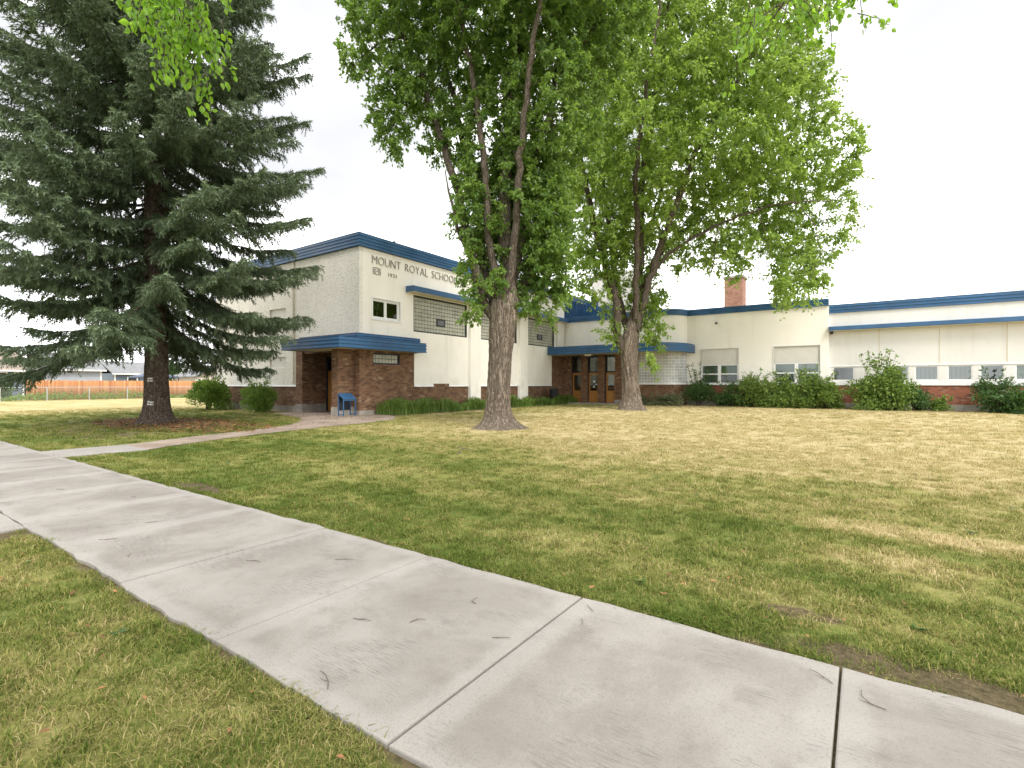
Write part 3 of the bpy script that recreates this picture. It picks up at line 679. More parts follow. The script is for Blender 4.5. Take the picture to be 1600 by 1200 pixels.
# brick below: piers between the doors, bay wall
DX = [(-19.42, -18.50), (-17.98, -17.02), (-16.50, -15.60)]
piers = [(X0+0.012, -19.42), (-18.50, -17.98), (-17.02, -16.50), (-15.60, -13.75)]
for i, (a, b) in enumerate(piers): bx('brick_pier', 'brick', a, b, EY+0.001, EY+0.55, -0.02 if i < 3 else 0.3, 3.9)
bx('pier_plinth', 'concrete_base', -15.62, -13.74, EY-0.02, EY+0.5, -0.1, 0.3)
MB().sweep([(0, -0.1), (0, 1.46), (-0.25, 1.46), (-0.25, -0.1)], [(-13.75, EY)]+bay).build('bay_base', M['brick'], school)
MB().sweep([(0.06, 1.46), (0.06, 1.57), (0.03, 1.58), (-0.25, 1.58), (-0.25, 1.46)], [(-13.75, EY)]+bay+[(-10.4, RY+0.02)]).build('bay_sill', M['white_trim'], school)
MB().sweep([(-0.06, 1.58), (-0.06, 3.92), (-0.2, 3.92), (-0.2, 1.58)], [(-13.75, EY)]+bay).build('bay_joint_bed', M['mortar_pale'], school)
def along(path, step):
    P = [Vector(p) for p in path]; out = []; seg = 0; pos = 0.0; acc = [0.0]
    for a, b in zip(P[:-1], P[1:]): acc.append(acc[-1]+(b-a).length)
    n = int(acc[-1]/step)
    for k in range(n+1):
        s = k*acc[-1]/n
        i = max(j for j in range(len(P)-1) if acc[j] <= s+1e-9); t = (s-acc[i])/(acc[i+1]-acc[i]); out.append(P[i].lerp(P[i+1], t))
    return out
q = along([(-13.75, EY)]+arc(-12.0, RY, 1.4, 1.5, -90, 0, 60), 0.215)
m = MB(); nrow = 11; hh = 2.30/nrow
for i in range(len(q)-1):
    d = (q[i+1]-q[i]); w = d.length; d.normalize(); nn = Vector((d.y, -d.x))
    for j in range(nrow):
        o3 = Vector((q[i].x, q[i].y, 1.59+hh*j)) - Vector((nn.x, nn.y, 0))*0.056
        block_geo(m, o3, (d.x, d.y, 0), (0, 0, 1), (nn.x, nn.y, 0), w, hh, 0.016, 0.035, rg)
m.build('bay_glass_blocks', M['glass_block_pale'], school, kind='stuff')
# canopy over the entrance
can = [(X0+0.012, 33.6), (-12.3, 33.6)] + arc(-12.3, 36.3, 2.25, 2.7, -85, 0, 14) + [(-10.05, RY-0.01)]
MB().sweep(ribs(3.74, 4.34, 3, 0.0, 0.03, -0.3), can).build('entrance_canopy', M['blue'], school)
slab_poly('canopy_soffit', 'soffit', [(X0+0.012, 33.75), (-12.3, 33.75)]+arc(-12.3, 36.3, 2.1, 2.55, -85, 0, 12)+[(-10.2, RY-0.005), (X0+0.012, RY-0.005)], 3.78, 3.82)
slab_poly('canopy_deck', 'roof', [(X0+0.012, 33.75), (-12.3, 33.75)]+arc(-12.3, 36.3, 2.1, 2.55, -85, 0, 12)+[(-10.2, RY-0.005), (X0+0.012, RY-0.005)], 4.24, 4.28)
m = MB().tube([(-17.3, 34.9, 3.79), (-17.3, 34.9, 3.73), (-17.3, 34.9, 3.66), (-17.3, 34.9, 3.62)], [0.30, 0.32, 0.25, 0.08], 16); m.build('canopy_lamp', M['white_lamp'], school, True)
# doors
for k, (a, b) in enumerate(DX):
    y = EY+0.32
    o = MB().box(a, a+0.05, y-0.06, y+0.06, 0.05, 3.78).box(b-0.05, b, y-0.06, y+0.06, 0.05, 3.78).box(a+0.05, b-0.05, y-0.06, y+0.06, 2.40, 2.50).box(a+0.05, b-0.05, y-0.06, y+0.06, 3.70, 3.78).build('door_frame', M['navy'], school)
    c, d = a+0.05, b-0.05
    st = 0.12
    MB().box(c, c+st, y-0.02, y+0.03, 0.07, 2.39).box(d-st, d, y-0.02, y+0.03, 0.07, 2.39).box(c+st, d-st, y-0.02, y+0.03, 0.07, 0.98).box(c+st, d-st, y-0.02, y+0.03, 2.22, 2.39).box(c+st, d-st, y-0.005, y+0.02, 1.18, 1.20).build('door_leaf', M['door'], o)
    MB().box(c+st, d-st, y, y+0.008, 0.98, 2.22).build('door_glass', M['glass'], o)
    MB().box(c+0.05, d-0.05, y, y+0.008, 2.50, 3.70).build('transom', M['glass'], o)
    MB().tube([(d-0.06, y-0.02, 1.0), (d-0.06, y-0.07, 1.02), (d-0.06, y-0.07, 1.25), (d-0.06, y-0.02, 1.27)], 0.012, 6).build('handle', M['steel'], o)
    if k == 1:
        for (pa, pz, pw, ph) in ((0.42, 1.62, 0.15, 0.17), (0.60, 1.42, 0.15, 0.10), (0.40, 1.22, 0.16, 0.13)):
            MB().box(a+pa, a+pa+pw, y-0.006, y-0.002, pz, pz+ph).build('notice', M['paper'], o)
bx('entrance_inside', 'navy', -19.7, -13.8, EY+2.8, EY+2.9, 0, 3.9)
bx('entrance_step', 'concrete_base', -19.95, -14.6, 34.6, 36.55, -0.1, 0.05)
# blue ribbed plant-room walls above the entrance
m = MB()
for i in range(int(4.4/0.26)):
    y = 36.12+0.26*i; m.box(X0+0.0, X0+0.09, y, y+0.06, 6.9, 8.5)
m.box(X0-0.02, X0+0.02, 36.1, 40.55, 6.6, 8.5); m.build('ribbed_cladding', M['blue_rib'], school)
MB().sweep(ribs(8.45, 8.95, 2, 0.05), [(X0, 36.05), (X0, 40.5)]).build('roof_fascia', M['blue'], school)
m = MB()
for i in range(13): m.box(X0+0.05+0.26*i, X0+0.10+0.26*i, 40.47, 40.53, 6.6, 8.2)
m.box(X0, -16.7, 40.5, 40.56, 6.5, 8.3); m.build('ribbed_cladding', M['blue_rib'], school)
bx('stair_tower', 'stucco', -20.0, -16.0, 41.2, 45.5, 6.4, 11.3, bev=0.02); bx('tower_cap', 'blue', -20.06, -19.4, 41.1, 41.25, 6.4, 9.25)
bx('chimney', 'brick_chim', -10.7, -9.1, 50.0, 51.6, 6.4, 11.3); bx('chimney_cap', 'concrete_base', -10.8, -9.0, 49.9, 51.7, 11.3, 11.5)

# classroom section
W1, W2 = (-9.62, -7.12), (-4.92, -2.30)
wall('wall', 'stucco', 'x', RY, -10.62, -1.82, 1.46, 6.5, [(*W1, 1.50, 3.98), (*W2, 1.52, 3.98)], 0.18)
wall('brick_base', 'brick_red', 'x', RY+0.03, -10.62, -1.84, 0.30, 1.46, (), 0.18); bx('foundation', 'concrete_base', -10.62, -1.82, RY-0.02, RY+0.2, -0.1, 0.30)
bx('wall', 'stucco_white', -2.02, -1.82, RY+0.18, 56, -0.1, 6.75)
bx('corner_cap', 'white_trim', -1.99, -1.78, RY-0.03, RY+0.35, 6.5, 6.86)
def classroom_window(a, b, z0, z1, zt):
    y = RY+0.07; f = 0.09
    mid = (a+b)/2
    m = MB().box(a, a+f, y-0.03, y+0.06, z0, zt).box(b-f, b, y-0.03, y+0.06, z0, zt).box(mid-0.10, mid+0.10, y-0.031, y+0.06, z0, zt).box(a+f, mid-0.10, y-0.03, y+0.06, z0, z0+f).box(mid+0.10, b-f, y-0.03, y+0.06, z0, z0+f)
    m.box(a+f, mid-0.10, y-0.03, y+0.06, zt-0.05, zt).box(mid+0.10, b-f, y-0.03, y+0.06, zt-0.05, zt)
    zr = z0+(zt-z0)*0.52
    for p, q_ in ((a+f, mid-0.10), (mid+0.10, b-f)): m.box(p, q_, y-0.02, y+0.05, zr-0.045, zr+0.045)
    o = m.build('window', M['white_trim'], school)
    for i, (p, q_) in enumerate(((a+f, mid-0.10), (mid+0.10, b-f))):
        MB().box(p, q_, y+0.02, y+0.026, z0+f, zr-0.045).build('pane', M['glass'], o); MB().box(p, q_, y+0.02, y+0.026, zr+0.045, zt-0.05).build('pane', M['glass'], o)
        MB().box(p, q_, y+0.12, y+0.14, z0+f if (i == 0) == (a < -6) or i == 1 and a > -6 else zr-0.1, zt-0.02).build('blind', M['blind'], o)
    MB().box(a-0.05, b+0.05, RY-0.07, y+0.02, z0-0.07, z0).build('sill', M['white_trim'], o)
    MB().box(a, b, RY+0.05, RY+0.12, zt+0.005, z1).build('infill_panel', M['panel'], o)
    MB().box(a-0.07, a, RY-0.025, RY+0.05, z0, z1+0.05).box(b, b+0.07, RY-0.025, RY+0.05, z0, z1+0.05).box(a, b, RY-0.025, RY+0.05, z1, z1+0.05).build('casing', M['stucco_white'], o)
classroom_window(*W1, 1.50, 3.98, 2.85); classroom_window(*W2, 1.52, 3.98, 2.87)
bx('wall_light', 'black', -8.62, -8.5, RY-0.16, RY+0.001, 5.75, 5.86); MB().tube([(-8.56, RY-0.03, 6.45), (-8.56, RY-0.03, 5.86)], 0.012, 5).build('conduit', M['stucco_white'], school)
# long wing with the strip of windows
WY = 37.9
WIN = [(-1.60, -0.50), (0.98, 2.18), (2.47, 3.52), (3.93, 4.98), (5.31, 6.27), (6.72, 7.75)] + [(8.2+1.4*k, 9.25+1.4*k) for k in range(8)]
wall('wall', 'stucco_white', 'x', WY, -1.82, 20.0, 1.44, 6.05, [(a, b, 1.72, 2.56) for a, b in WIN], 0.16)
wall('brick_base', 'brick_red', 'x', WY+0.02, -1.82, 20.0, 0.32, 1.44, (), 0.16); bx('foundation', 'concrete_base', -1.82, 20.0, WY-0.03, WY+0.2, -0.1, 0.32)
bx('sill_band', 'white_trim', -1.82, 20.0, WY-0.035, WY+0.01, 1.42, 1.66)
for k in range(14):
    a, b = WIN[k]
    m = MB().box(a, a+0.05, WY+0.02, WY+0.09, 1.72, 2.56).box(b-0.05, b, WY+0.02, WY+0.09, 1.72, 2.56).box(a+0.05, b-0.05, WY+0.02, WY+0.09, 1.72, 1.77).box(a+0.05, b-0.05, WY+0.02, WY+0.09, 2.51, 2.56)
    o = m.build('window', M['white_trim'], school); MB().box(a+0.05, b-0.05, WY+0.05, WY+0.056, 1.77, 2.51).build('pane', M['glass'], o)
    if k in (2, 3, 7, 9, 10): MB().box(a+0.05, b-0.05, WY+0.2, WY+0.22, 1.6, 2.6).build('curtain', M['curtain'], o)
    elif k in (5, 8): MB().box(a+0.05, b-0.05, WY+0.2, WY+0.22, 1.6, 2.6).build('blind', M['blind'], o)
MB().box(-1.82, 20.0, WY-0.03, WY+0.01, 2.585, 2.66).build('head_trim', M['white_trim'], school)
MB().sweep([(0.0, 4.84), (0.55, 4.84), (0.58, 4.86), (0.58, 5.08), (0.55, 5.10), (0.0, 5.14)], [(-1.81, WY), (20.0, WY)]).build('window_hood', M['blue'], school)
bx('hood_soffit', 'soffit', -1.8, 20.0, WY-0.54, WY-0.005, 4.815, 4.845)
for xx in (0.77, 3.57, 6.40, 9.2, 12.0, 14.8, 17.6): bx('joint_strip', 'soffit', xx-0.018, xx+0.018, WY-0.012, WY+0.01, 2.70, 4.80)
MB().sweep(ribs(5.98, 6.52, 3, 0.06), [(-1.81, WY), (20.0, WY), (20.0, 56)]).build('roof_fascia', M['blue'], school)
bx('roof', 'roof', -1.8, 20.0, WY+0.1, 56, 6.0, 6.1); bx('wall', 'stucco_white', 19.8, 20.0, WY+0.16, 56, -0.1, 6.05); bx('wall', 'stucco_white', -34.4, 20.0, 55.9, 56.05, -0.1, 6.05)
bx('floodlight', 'black', -1.75, -1.58, WY-0.32, WY-0.18, 4.66, 4.82)

# ---- blue metal drop box with a sloping hood standing by the porch pillar
o = empty('metal_stand', (-20.25, 15.2, 0), label='blue metal stand with a sloping lid beside the brick porch pillar', cat='stand')
a0, a1, b0, b1 = -20.46, -20.02, 14.88, 15.62
MB().add([(a0,b0,1.06),(a1,b0,0.80),(a1,b1,0.80),(a0,b1,1.06),(a0,b0,1.03),(a1,b0,0.765),(a1,b1,0.765),(a0,b1,1.03)], [(0,1,2,3),(7,6,5,4),(0,4,5,1),(1,5,6,2),(2,6,7,3),(3,7,4,0)]).build('lid', M['blue'], o)
for yy in (b0+0.03, b1-0.03):
    MB().box(a1-0.06, a1-0.02, yy-0.02, yy+0.02, -0.02, 0.78).build('leg', M['blue'], o); MB().box(a0, a0+0.04, yy-0.02, yy+0.02, -0.02, 1.03).build('leg', M['blue'], o)
    MB().box(a0+0.04, a1-0.06, yy-0.015, yy+0.015, 0.04, 0.08).build('side_rail', M['blue'], o)
MB().box(a1-0.055, a1-0.025, b0+0.05, b1-0.05, 0.70, 0.755).build('front_rail', M['blue'], o); MB().box(a0, a0+0.02, b0+0.05, b1-0.05, 0.25, 1.0).build('back_plate', M['navy'], o)

# ---- dark bin among the plants next to the entrance
o = empty('litter_bin', (-19.3, 33.2, 0), label='dark round litter bin among the plants next to the entrance', cat='bin')
MB().tube([(-19.3, 33.2, z) for z in (-0.03, 0.05, 0.95, 1.0)], [0.25, 0.27, 0.33, 0.35], 18).build('body', M['black'], o, True)
MB().tube([(-19.3, 33.2, z) for z in (1.0, 1.06, 1.15, 1.2)], [0.36, 0.36, 0.26, 0.08], 18).build('lid', M['black'], o, True)

# ================================================================== TREES
FWD = np.array([-math.sin(YAW), math.cos(YAW), 0.0]); RGT = np.array([math.cos(YAW), math.sin(YAW), 0.0]); UP = np.array([0, 0, 1.0])
def unit(v): return v/np.maximum(np.linalg.norm(v, axis=-1, keepdims=True), 1e-9)
def leaves(P, D, size, rng, width=0.62, fold=0.35, nb=None, tint=None):
    """folded rhombic leaves: P base points, D pointing directions"""
    n = len(P); D = unit(D); up = unit(np.tile(UP, (n, 1))*(0.6 if nb is None else nb)+rng.normal(0, 0.6, (n, 3)))
    S = unit(np.cross(D, up)); Nn = np.cross(S, D)
    L = size[:, None]; W = L*width*0.5
    mid = P+D*L*0.45
    V = np.empty((n, 4, 3)); V[:, 0] = P; V[:, 1] = mid+S*W+Nn*W*fold; V[:, 2] = P+D*L-Nn*L*0.08; V[:, 3] = mid-S*W+Nn*W*fold
    b = (np.arange(n)*4)[:, None]
    F = np.concatenate([b+np.array([0, 1, 2]), b+np.array([0, 2, 3])])
    ti = rng.beta(2, 2, n) if tint is None else tint
    return V.reshape(-1, 3), F, np.repeat(ti, 4)
def fourier(rng, n, kmax):
    return rng.normal(0, 1, (n, 2)), rng.uniform(0, 6.28, n), rng.uniform(0.5, kmax, n)
def trunk_mesh(name, pts, radii, rng, sides=56, flare=0.9, flare_h=0.9, furrow=0.035, lobes=6):
    """bark-furrowed trunk with root flare; pts list of xyz from the ground up"""
    pts = np.array(pts, float); radii = np.array(radii, float)
    s = np.r_[0, np.cumsum(np.linalg.norm(np.diff(pts, axis=0), axis=1))]
    nr = int(s[-1]/0.085)+2; ss = np.linspace(0, s[-1], nr)
    P = np.stack([np.interp(ss, s, pts[:, k]) for k in range(3)], 1); Rr = np.interp(ss, s, radii)
    th = np.linspace(0, 2*np.pi, sides, endpoint=False)
    ph = rng.uniform(0, 6.28, 8); am = rng.uniform(0.5, 1, 8)
    V = np.empty((nr, sides, 3)); root = sum(am[k]*np.cos((k+3)*th+ph[k]) for k in range(3))/3
    for i in range(nr):
        h = ss[i]; f = flare*math.exp(-h/flare_h*2.2)
        wob = 0.05*np.sin(2*th+ph[3]+h*0.7)+0.04*np.sin(3*th+ph[4]-h*0.5)
        tw = th*11+2.0*np.sin(h*1.3+ph[5])+1.5*np.sin(2*th+h*2.1+ph[6]); tw2 = th*19+2.5*np.sin(h*2.3+ph[7])+rng.normal(0, 0.2, sides)
        fur = furrow*(np.abs(np.sin(tw*0.5))-0.5)+furrow*0.6*(np.abs(np.sin(tw2*0.5))-0.5)+rng.normal(0, furrow*0.14, sides)
        r = Rr[i]*(1+wob+f*(1+0.55*root))+fur*min(1, Rr[i]*2.4)
        V[i] = P[i]+np.stack([np.cos(th)*r, np.sin(th)*r, np.zeros(sides)], 1)
    idx = np.arange(nr*sides).reshape(nr, sides); a = idx[:-1]; b = np.roll(a, -1, 1); d = idx[1:]; c = np.roll(d, -1, 1)
    F = np.stack([a, b, c, d], -1).reshape(-1, 4)
    return fast_mesh(name, V.reshape(-1, 3), F, smooth=True)
class Tubes:
    def __init__(s): s.V = []; s.F = []; s.n = 0
    def add(s, pts, rad, k=5):
        pts = np.asarray(pts, float); rad = np.asarray(rad, float); m = len(pts)
        T = unit(np.gradient(pts, axis=0)); ref = np.tile(np.array([0.31, 0.22, 0.92]) if abs(T[0][2]) < 0.8 else np.array([0.9, 0.3, 0.1]), (m, 1))
        A = unit(np.cross(T, ref)); B = np.cross(T, A); th = np.linspace(0, 2*np.pi, k, endpoint=False)
        V = pts[:, None]+(A[:, None]*np.cos(th)[None, :, None]+B[:, None]*np.sin(th)[None, :, None])*rad[:, None, None]
        idx = np.arange(m*k).reshape(m, k)+s.n; a = idx[:-1]; b = np.roll(a, -1, 1); d = idx[1:]; c = np.roll(d, -1, 1)
        s.V.append(V.reshape(-1, 3)); s.F.append(np.stack([a, b, c, d], -1).reshape(-1, 4)); s.n += m*k
    def mesh(s, name): return fast_mesh(name, np.concatenate(s.V), np.concatenate(s.F), smooth=True)
def smooth_path(pts, step, rng, wob=0.05):
    pts = np.array(pts, float); s = np.r_[0, np.cumsum(np.linalg.norm(np.diff(pts, axis=0), axis=1))]
    # Catmull-Rom
    n = max(3, int(s[-1]/step)); out = []
    E = np.vstack([2*pts[0]-pts[1], pts, 2*pts[-1]-pts[-2]])
    for q in np.linspace(0, s[-1]-1e-6, n):
        i = np.searchsorted(s, q, side='right')-1; t = (q-s[i])/(s[i+1]-s[i]); p0, p1, p2, p3 = E[i:i+4]
        out.append(0.5*((2*p1)+(-p0+p2)*t+(2*p0-5*p1+4*p2-p3)*t*t+(-p0+3*p1-3*p2+p3)*t**3))
    out = np.array(out); out[1:-1] += rng.normal(0, wob, (n-2, 3)); return out
def broadleaf(name, label, base, trunk, limbs, vols, rng, spacing, leaf, per, sig, leafmat, group, trunk_kw, maxc=2600, thin=0.42, gapk=1.5, gapt=-1.3):
    """limbs: (points (a,b,z) local, r0, r1); vols: (a,b,z, ra,rb,rz, keep)"""
    base = np.array(base, float)
    W = lambda p: base+RGT*p[0]+FWD*p[1]+UP*p[2]
    root = empty(name, tuple(base), label=label, cat='tree', group=group)
    tp = [W(p) for p, r in trunk]; tr = [r for p, r in trunk]
    link('trunk', trunk_mesh('trunk', tp, tr, rng, **trunk_kw), M['bark'], root)
    tb = Tubes(); node_p = []; node_r = []
    for pts, r0, r1 in limbs:
        P = smooth_path([W(p) for p in pts], 0.32, rng, 0.035); n = len(P); rr = r0*(1-np.linspace(0, 1, n))**0.85+r1
        tb.add(P, rr, 12 if r0 > 0.12 else 8); node_p.append(P[n//6:]); node_r.append(rr[n//6:])
    limb_mesh = tb
    NP = np.concatenate(node_p); NR = np.concatenate(node_r)
    # foliage centres inside the crown volumes, spaced apart
    cand = []
    for a, b, z, ra, rb, rz, keep in vols:
        k = int(4.19*ra*rb*rz/(spacing**3)*3.2*keep)+4
        u = unit(rng.normal(0, 1, (k, 3)))*(rng.uniform(0, 1, (k, 1))**(0.36))
        ok = (np.linalg.norm(u, axis=1) > 0.55) | (rng.uniform(0, 1, k) < thin)
        u = u[ok]; cand.append(np.array([np.r_[W((a+ra*q[0], b+rb*q[1], z+rz*q[2])), keep] for q in u]))
    cand = np.concatenate(cand); rng.shuffle(cand)
    fk = rng.normal(0, 1, (5, 3)); fp = rng.uniform(0, 6.28, 5)                 # lumpy gaps
    dens_ = sum(np.sin(cand[:, :3]@(fk[i]*gapk)+fp[i]) for i in range(5)); cand = cand[(dens_ > gapt) | (cand[:, 3] > 1.25)]
    grid = {}; keepc = []
    for p4 in cand:
        p = p4[:3]; sp_ = 0.66 if p4[3] > 1.25 else 1.0
        c = tuple((p//spacing).astype(int)); ok = True
        for dx in (-1, 0, 1):
            for dy in (-1, 0, 1):
                for dz in (-1, 0, 1):
                    for q in grid.get((c[0]+dx, c[1]+dy, c[2]+dz), ()):
                        if np.sum((p-q)**2) < (spacing*0.8*sp_)**2: ok = False
        if ok: grid.setdefault(c, []).append(p); keepc.append(p)
        if len(keepc) >= maxc: break
    A = np.array(keepc)
    dmin = np.array([np.min(np.sum((NP-p)**2, 1)) for p in A]); A = A[np.argsort(dmin)]
    cap_ = len(NP)+len(A)*6; allP = np.empty((cap_, 3)); allR = np.empty(cap_); nn = len(NP); allP[:nn] = NP; allR[:nn] = NR
    LP = []; LD = []; LT = []
    for p in A:
        d = allP[:nn]-p; pen = np.sum(d**2, 1)*(1+0.8*np.clip(d[:, 2]/np.sqrt(np.sum(d**2, 1)+1e-6), 0, 1))
        j = int(np.argmin(pen)); q = allP[j]; L = np.linalg.norm(p-q); m = int(np.clip(L/0.35, 2, 6))+1
        t = np.linspace(0, 1, m)[:, None]; path = q+(p-q)*t+UP*(np.sin(t*np.pi)*L*rng.uniform(0.02, 0.14))+rng.normal(0, 0.03*min(L, 1), (m, 3))*np.sin(t*np.pi)
        r0 = min(allR[j]*0.7, 0.008+0.016*L); rr = np.linspace(r0, 0.005, m); tb.add(path, rr, 4)
        k = m-1; allP[nn:nn+k] = path[1:]; allR[nn:nn+k] = rr[1:]; nn += k
        c = max(8, int(per*rng.uniform(0.6, 1.4))); out = unit((p-q)[None]+0.001)[0]
        nt = 6; dt = unit(rng.normal(0, 0.8, (nt, 3))+out*0.55+np.array([0, 0, -0.08])); lt = sig*rng.uniform(0.9, 2.1, nt)
        w = rng.integers(0, nt, c); f = rng.uniform(0.12, 1.0, c)[:, None]; ax = dt[w]
        pos_ = p+ax*(lt[w][:, None]*f)-UP*(0.28*lt[w][:, None]*f**2)+rng.normal(0, 0.16*sig, (c, 3))
        for k_ in range(nt): tb.add(p+dt[k_]*lt[k_]*np.linspace(0, 1, 3)[:, None]-UP*(0.28*lt[k_]*np.linspace(0, 1, 3)[:, None]**2), [0.006, 0.004, 0.002], 3)
        LT.append(np.clip(rng.normal(rng.beta(2, 2), 0.16, c), 0, 1)); LP.append(pos_)
        LD.append(ax*0.5+rng.normal(0, 0.55, (c, 3))+np.array([0, 0, -0.5]))
    link('branch_work', tb.mesh('branches'), M['bark_branch'], root)
    LP = np.concatenate(LP); LD = np.concatenate(LD)
    V, F, ti = leaves(LP, LD, leaf*rng.uniform(0.65, 1.25, len(LP)), rng, tint=np.concatenate(LT)); print(name, len(A), len(F))
    link('crown', fast_mesh('crown', V, F, ti), M[leafmat], root, kind='stuff')
    return root

rng = np.random.default_rng(21)
# --- tall multi-stemmed tree on the lawn
EB = (-10.31, 14.0, LZ); k1 = 0.0221
def e_(px, py, b=0.0): return ((px-780)*k1, b, 1.5+(600-py)*k1)
elm_trunk = [((0, 0, 0), 0.42), (e_(779, 640), 0.385), (e_(780, 600), 0.365), (e_(783, 550), 0.385), (e_(786, 505), 0.47), (e_(788, 480), 0.49), (e_(791, 455), 0.36), (e_(791, 430), 0.24)]
elm_limbs = [
    ([e_(776, 510), e_(748, 445, -.1), e_(736, 400, -.1), e_(722, 320, 0), e_(701, 250, .1), e_(672, 165, .1), e_(650, 95, 0), e_(612, 0, -.2), e_(570, -120, -.4)], 0.145, 0.03),
    ([e_(782, 500, .1), e_(757, 420, .4), e_(742, 320, .7), e_(722, 215, .8), e_(700, 105, .9), e_(680, 0, 1.1), e_(655, -140, 1.4)], 0.12, 0.03),
    ([e_(784, 490, -.1), e_(767, 390, -.3), e_(760, 300, -.5), e_(749, 190, -.7), e_(730, 90, -.9), e_(715, -20, -1.2), e_(700, -130, -1.5)], 0.12, 0.03),
    ([e_(790, 500), e_(793, 420), e_(789, 350), e_(792, 270, .1), e_(798, 180, .1), e_(806, 60, 0), e_(812, -60, -.1), e_(815, -200, 0)], 0.25, 0.04),
    ([e_(794, 480, .1), e_(812, 390, .3), e_(828, 300, .4), e_(846, 210, .3), e_(885, 110, .2), e_(935, 25, 0), e_(1000, -90, 0)], 0.14, 0.03),
    ([e_(798, 490, .1), e_(824, 430, .5), e_(846, 350, .9), e_(858, 240, 1.2), e_(868, 120, 1.6), e_(888, -10, 2.0), e_(910, -140, 2.4)], 0.145, 0.03),
    ([e_(786, 480, .3), e_(798, 380, 1.0), e_(808, 260, 1.6), e_(820, 120, 2.3), e_(830, -40, 3.1)], 0.12, 0.03),
    ([e_(790, 470, -.2), e_(806, 370, -.7), e_(812, 260, -1.2), e_(828, 140, -1.8), e_(850, 20, -2.4), e_(870, -90, -3.0)], 0.12, 0.03),
    ([e_(738, 405, -.1), e_(716, 360, -.2), e_(705, 310, -.3), e_(697, 270, -.2)], 0.07, 0.015),
    ([e_(660, 135, .1), e_(636, 175, 0), e_(618, 200, -.1), e_(602, 225, -.1)], 0.04, 0.008),
    ([e_(635, 60, -.1), e_(600, 70, -.2), e_(568, 95, -.2), e_(552, 118, -.2)], 0.04, 0.008),
]
def ev(px, py, b, ra, rz, rb, keep=1.0): a, _, z = e_(px, py); return (a, b, z, ra*k1, rb, rz*k1, keep)
elm_vols = [ev(800, 320, 0.9, 66, 130, 1.0, 1.4), ev(778, 370, -.55, 14, 85, .25, 1.3), ev(812, 260, -.9, 22, 90, .4, 1.3), ev(738, 330, -.2, 26, 110, .8, 1.3), ev(850, 330, .3, 42, 130, 1.3, 1.3), ev(738, 430, -.3, 12, 60, .4, 1.7), ev(742, 475, -.5, 12, 26, .3, 1.6), ev(862, 430, .3, 32, 62, .7, 1.5), ev(832, 470, .1, 22, 34, .5, 1.4), ev(770, 452, -.7, 10, 20, .2, 1.2),
            ev(760, 150, .8, 95, 130, 1.9, 1.15), ev(860, 150, .3, 85, 140, 2.6), ev(660, 60, 0, 85, 80, 1.8, 0.85), ev(612, 185, -.1, 32, 60, .7, 1.8), ev(640, 130, -.1, 40, 50, .9, 1.4), ev(560, 92, -.2, 26, 34, .5, 1.9), ev(600, 20, -.2, 70, 60, 1.4, 0.9), ev(685, 180, .2, 38, 60, .9, 0.8),
            ev(790, -20, 0, 210, 130, 4.2, 0.8), ev(930, 20, .2, 90, 110, 2.2, 0.9), ev(790, -150, 0, 220, 120, 4.5, 0.45)]
broadleaf('elm_tree', 'tall multi-stemmed tree with leafy upright limbs and flared furrowed trunk on open lawn', EB, elm_trunk, elm_limbs, elm_vols, rng, 0.56, 0.135, 100, 0.24, 'leaf_elm', 'broadleaf trees on the front lawn', dict(flare=1.15, flare_h=0.5, furrow=0.05), 3700, 0.6)
